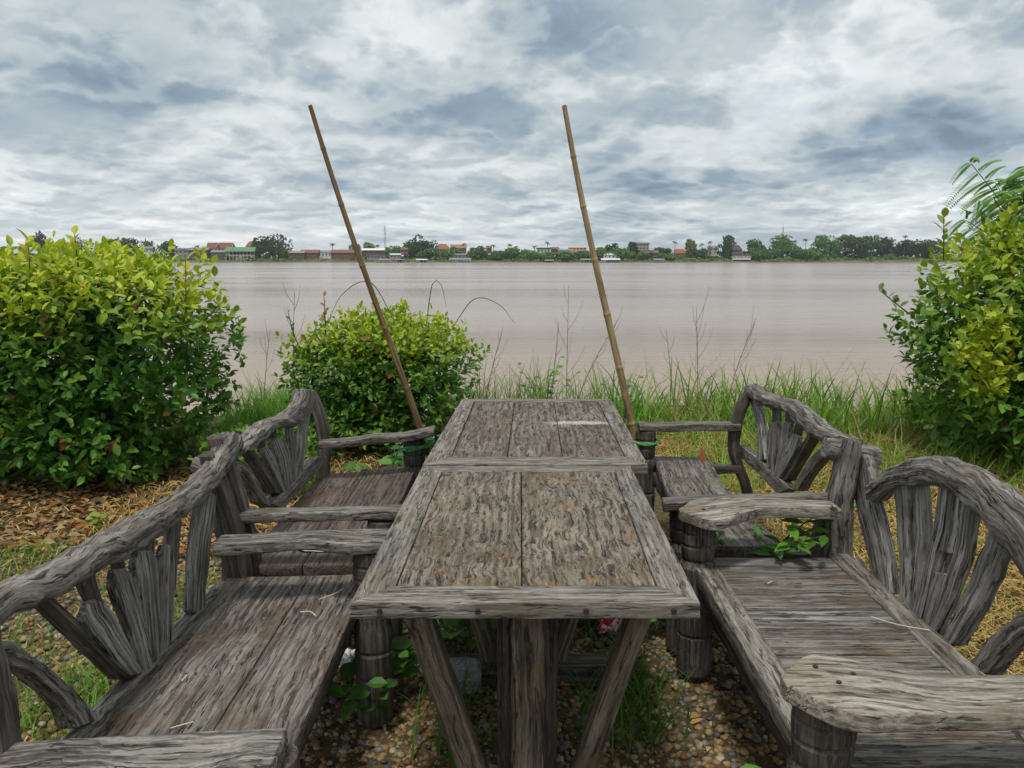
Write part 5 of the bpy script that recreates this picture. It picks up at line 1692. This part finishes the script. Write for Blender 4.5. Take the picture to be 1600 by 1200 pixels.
def raft(x0, x1, zr, ze, label, i):
    y = 744
    root = thing('floating_house', ((x0 + x1) / 2, y, WATER), label, 'floating house', 'floating houses moored at the far bank')
    box('deck', x0 - .6, x1 + .6, y - 1.2, y + 6, WATER - .2, WATER + .45, M['h_darkwood'], root)
    wm = 'bluewall' if 'blue' in label else 'white' if 'white' in label else 'darkwood'
    box('wall', x0 + (x1 - x0) * .3, x1, y + .6, y + 5, WATER + .45, ze, M['h_' + wm], root)
    n = max(2, int((x1 - x0) / 2.5))
    for k in range(n + 1):
        px = x0 + (x1 - x0) * k / n
        box('post', px - .1, px + .1, y - .6, y - .4, WATER + .45, ze, M['h_trim'], root)
    for k in range(n - 1):
        px = x0 + (x1 - x0) * (k + 1.2) / n
        if px > x0 + (x1 - x0) * .35:
            box('window', px - .5, px + .5, y + .5, y + .7, WATER + .8, WATER + .45 + (ze - WATER) * .55, M['h_glass'], root)
    roof_mesh(root, x0, x1, y - .9, y + 5.4, ze, zr, 'gable', M['h_tan' if 'brown' in label else 'h_whiteroof' if i % 2 == 0 else 'h_greyroof'], .4)
for i, r_ in enumerate(RAFTS):
    raft(*r_, i)

M['mast'] = plain('mast_steel', (.34, .33, .33), .6, .15, .3)
def mast(x, y, ztop, label, w0, twin):
    root = thing('radio_mast', (x, y, -2), label, 'mast', 'radio masts on the far bank')
    for dx_ in ((-1, 1) if not twin else (-1.6, 1.2)):
        for dy_ in (-1, 1):
            tube('leg', [(x + dx_ * w0, y + dy_ * w0, -2.5), (x + dx_ * w0 * .45, y + dy_ * w0 * .45, ztop * (.97 if dx_ < 0 else 1.) - 2)], [.16, .13], M['mast'], root, M=5)
    nseg = 13
    for k in range(nseg):
        z0 = -2 + (ztop) * k / nseg
        z1 = -2 + (ztop) * (k + 1) / nseg
        wz = w0 * (1 - .55 * k / nseg)
        wz1 = w0 * (1 - .55 * (k + 1) / nseg)
        s = 1 if k % 2 else -1
        tube('lattice_brace', [(x - s * wz, y - wz, z0), (x + s * wz1, y - wz1, z1)], .1, M['mast'], root, M=4)
    tube('antenna', [(x, y, ztop - 3), (x, y, ztop + 2.2)], .09, M['mast'], root, M=5)
    for k in range(3):
        z = ztop - 2.5 - k * 5
        box('panel_antenna', x - w0 * .9, x - w0 * .9 + .5, y - w0, y - w0 + .3, z, z + 2.4, M['h_trim'], root)
mast(-123.5, 790, 32.0, 'tall lattice mast left of the tallest tree', 1.0, False)
mast(276.7, 830, 32.6, 'thin twin mast above the trees at the right', .7, True)

def scrub():
    r_ = np.random.default_rng(88)
    n = 5200
    x = r_.uniform(-560, 520, n)
    y = r_.uniform(759, 775, n)
    z = np.interp(y, [756, 760, 766, 774, 800], [-4.55, -3.9, -2.9, -2.2, -1.8])
    k = (np.sin(x * .05) + np.sin(x * .13 + 1) * .6) > -.75
    bare = (x > -215) & (x < -100) & (r_.random(n) < .6)
    k &= ~bare
    x, y, z = x[k], y[k], z[k]
    n = len(x)
    s = r_.uniform(.8, 2.2, n)
    P = np.c_[x, y, z + s * .3 + r_.uniform(0, 1.4, n) * (np.sin(x * .2) > 0)]
    f = r_.random((n, 1))
    C = np.array((.06, .13, .022)) * (1 - f) + np.array((.16, .22, .05)) * f
    dryk = r_.random(n) < .12
    C[dryk] = (.20, .15, .07)
    q = 2200
    x2 = np.r_[r_.uniform(-70, 380, 1700), r_.uniform(-500, -300, 500)]
    y2 = r_.uniform(768, 790, q)
    s2 = r_.uniform(1.2, 3.0, q)
    hump = 2.6 + 1.8 * np.sin(x2 * .09) + 1.2 * np.sin(x2 * .31 + 2)
    P = np.vstack([P, np.c_[x2, y2, -2.2 + r_.uniform(0, 1, q) * np.clip(hump, .6, None)]])
    s = np.r_[s, s2]
    f2 = r_.random((q, 1))
    C = np.vstack([C, np.array((.06, .125, .03)) * (1 - f2) + np.array((.12, .20, .05)) * f2])
    n = len(P)
    tag(scatter('bank_scrub', CLV, CLF, P, frames(unit(r_.normal(size=(n, 3))), unit(r_.normal(size=(n, 3)))), s, C, M['far_leaf']), 'low green scrub along the far water line', 'scrub', kind='stuff')
    n = 5200
    x = np.r_[r_.uniform(-2200, 2200, 3600), r_.uniform(110, 430, 1000), r_.uniform(-60, 120, 300), r_.uniform(-500, -290, 300)]
    y = np.r_[r_.uniform(805, 980, 3600), r_.uniform(798, 812, 1600)]
    s = np.r_[r_.uniform(2.5, 6, 3600), r_.uniform(1.5, 3.5, 1600)]
    P = np.c_[x, y, -1.5 + r_.uniform(0, 7.5, n) * np.where(x > 60, 1., .6)]
    f = r_.random((n, 1))
    C = np.array((.03, .06, .022)) * (1 - f) + np.array((.06, .10, .035)) * f
    tag(scatter('distant_wood', CLV, CLF, P, frames(unit(r_.normal(size=(n, 3))), unit(r_.normal(size=(n, 3)))), s, C, M['far_leaf']), 'dark distant wood behind the riverside town', 'wood', kind='stuff')
scrub()

# ------------------------------------------------------------------ thin damp air over the river
def haze():
    m = bpy.data.materials.new('haze')
    m.use_nodes = True
    nt_ = m.node_tree
    nt_.nodes.remove(nt_.nodes['Principled BSDF'])
    pv = nt_.nodes.new('ShaderNodeVolumePrincipled')
    pv.inputs['Color'].default_value = (.86, .92, 1.0, 1)
    pv.inputs['Density'].default_value = .00009
    nt_.links.new(pv.outputs[0], nt_.nodes['Material Output'].inputs['Volume'])
    o = box('haze', -9500, 9500, -3200, 9500, -8, 60, m)
    tag(o, 'faint damp haze over the river', 'haze', kind='stuff')
haze()
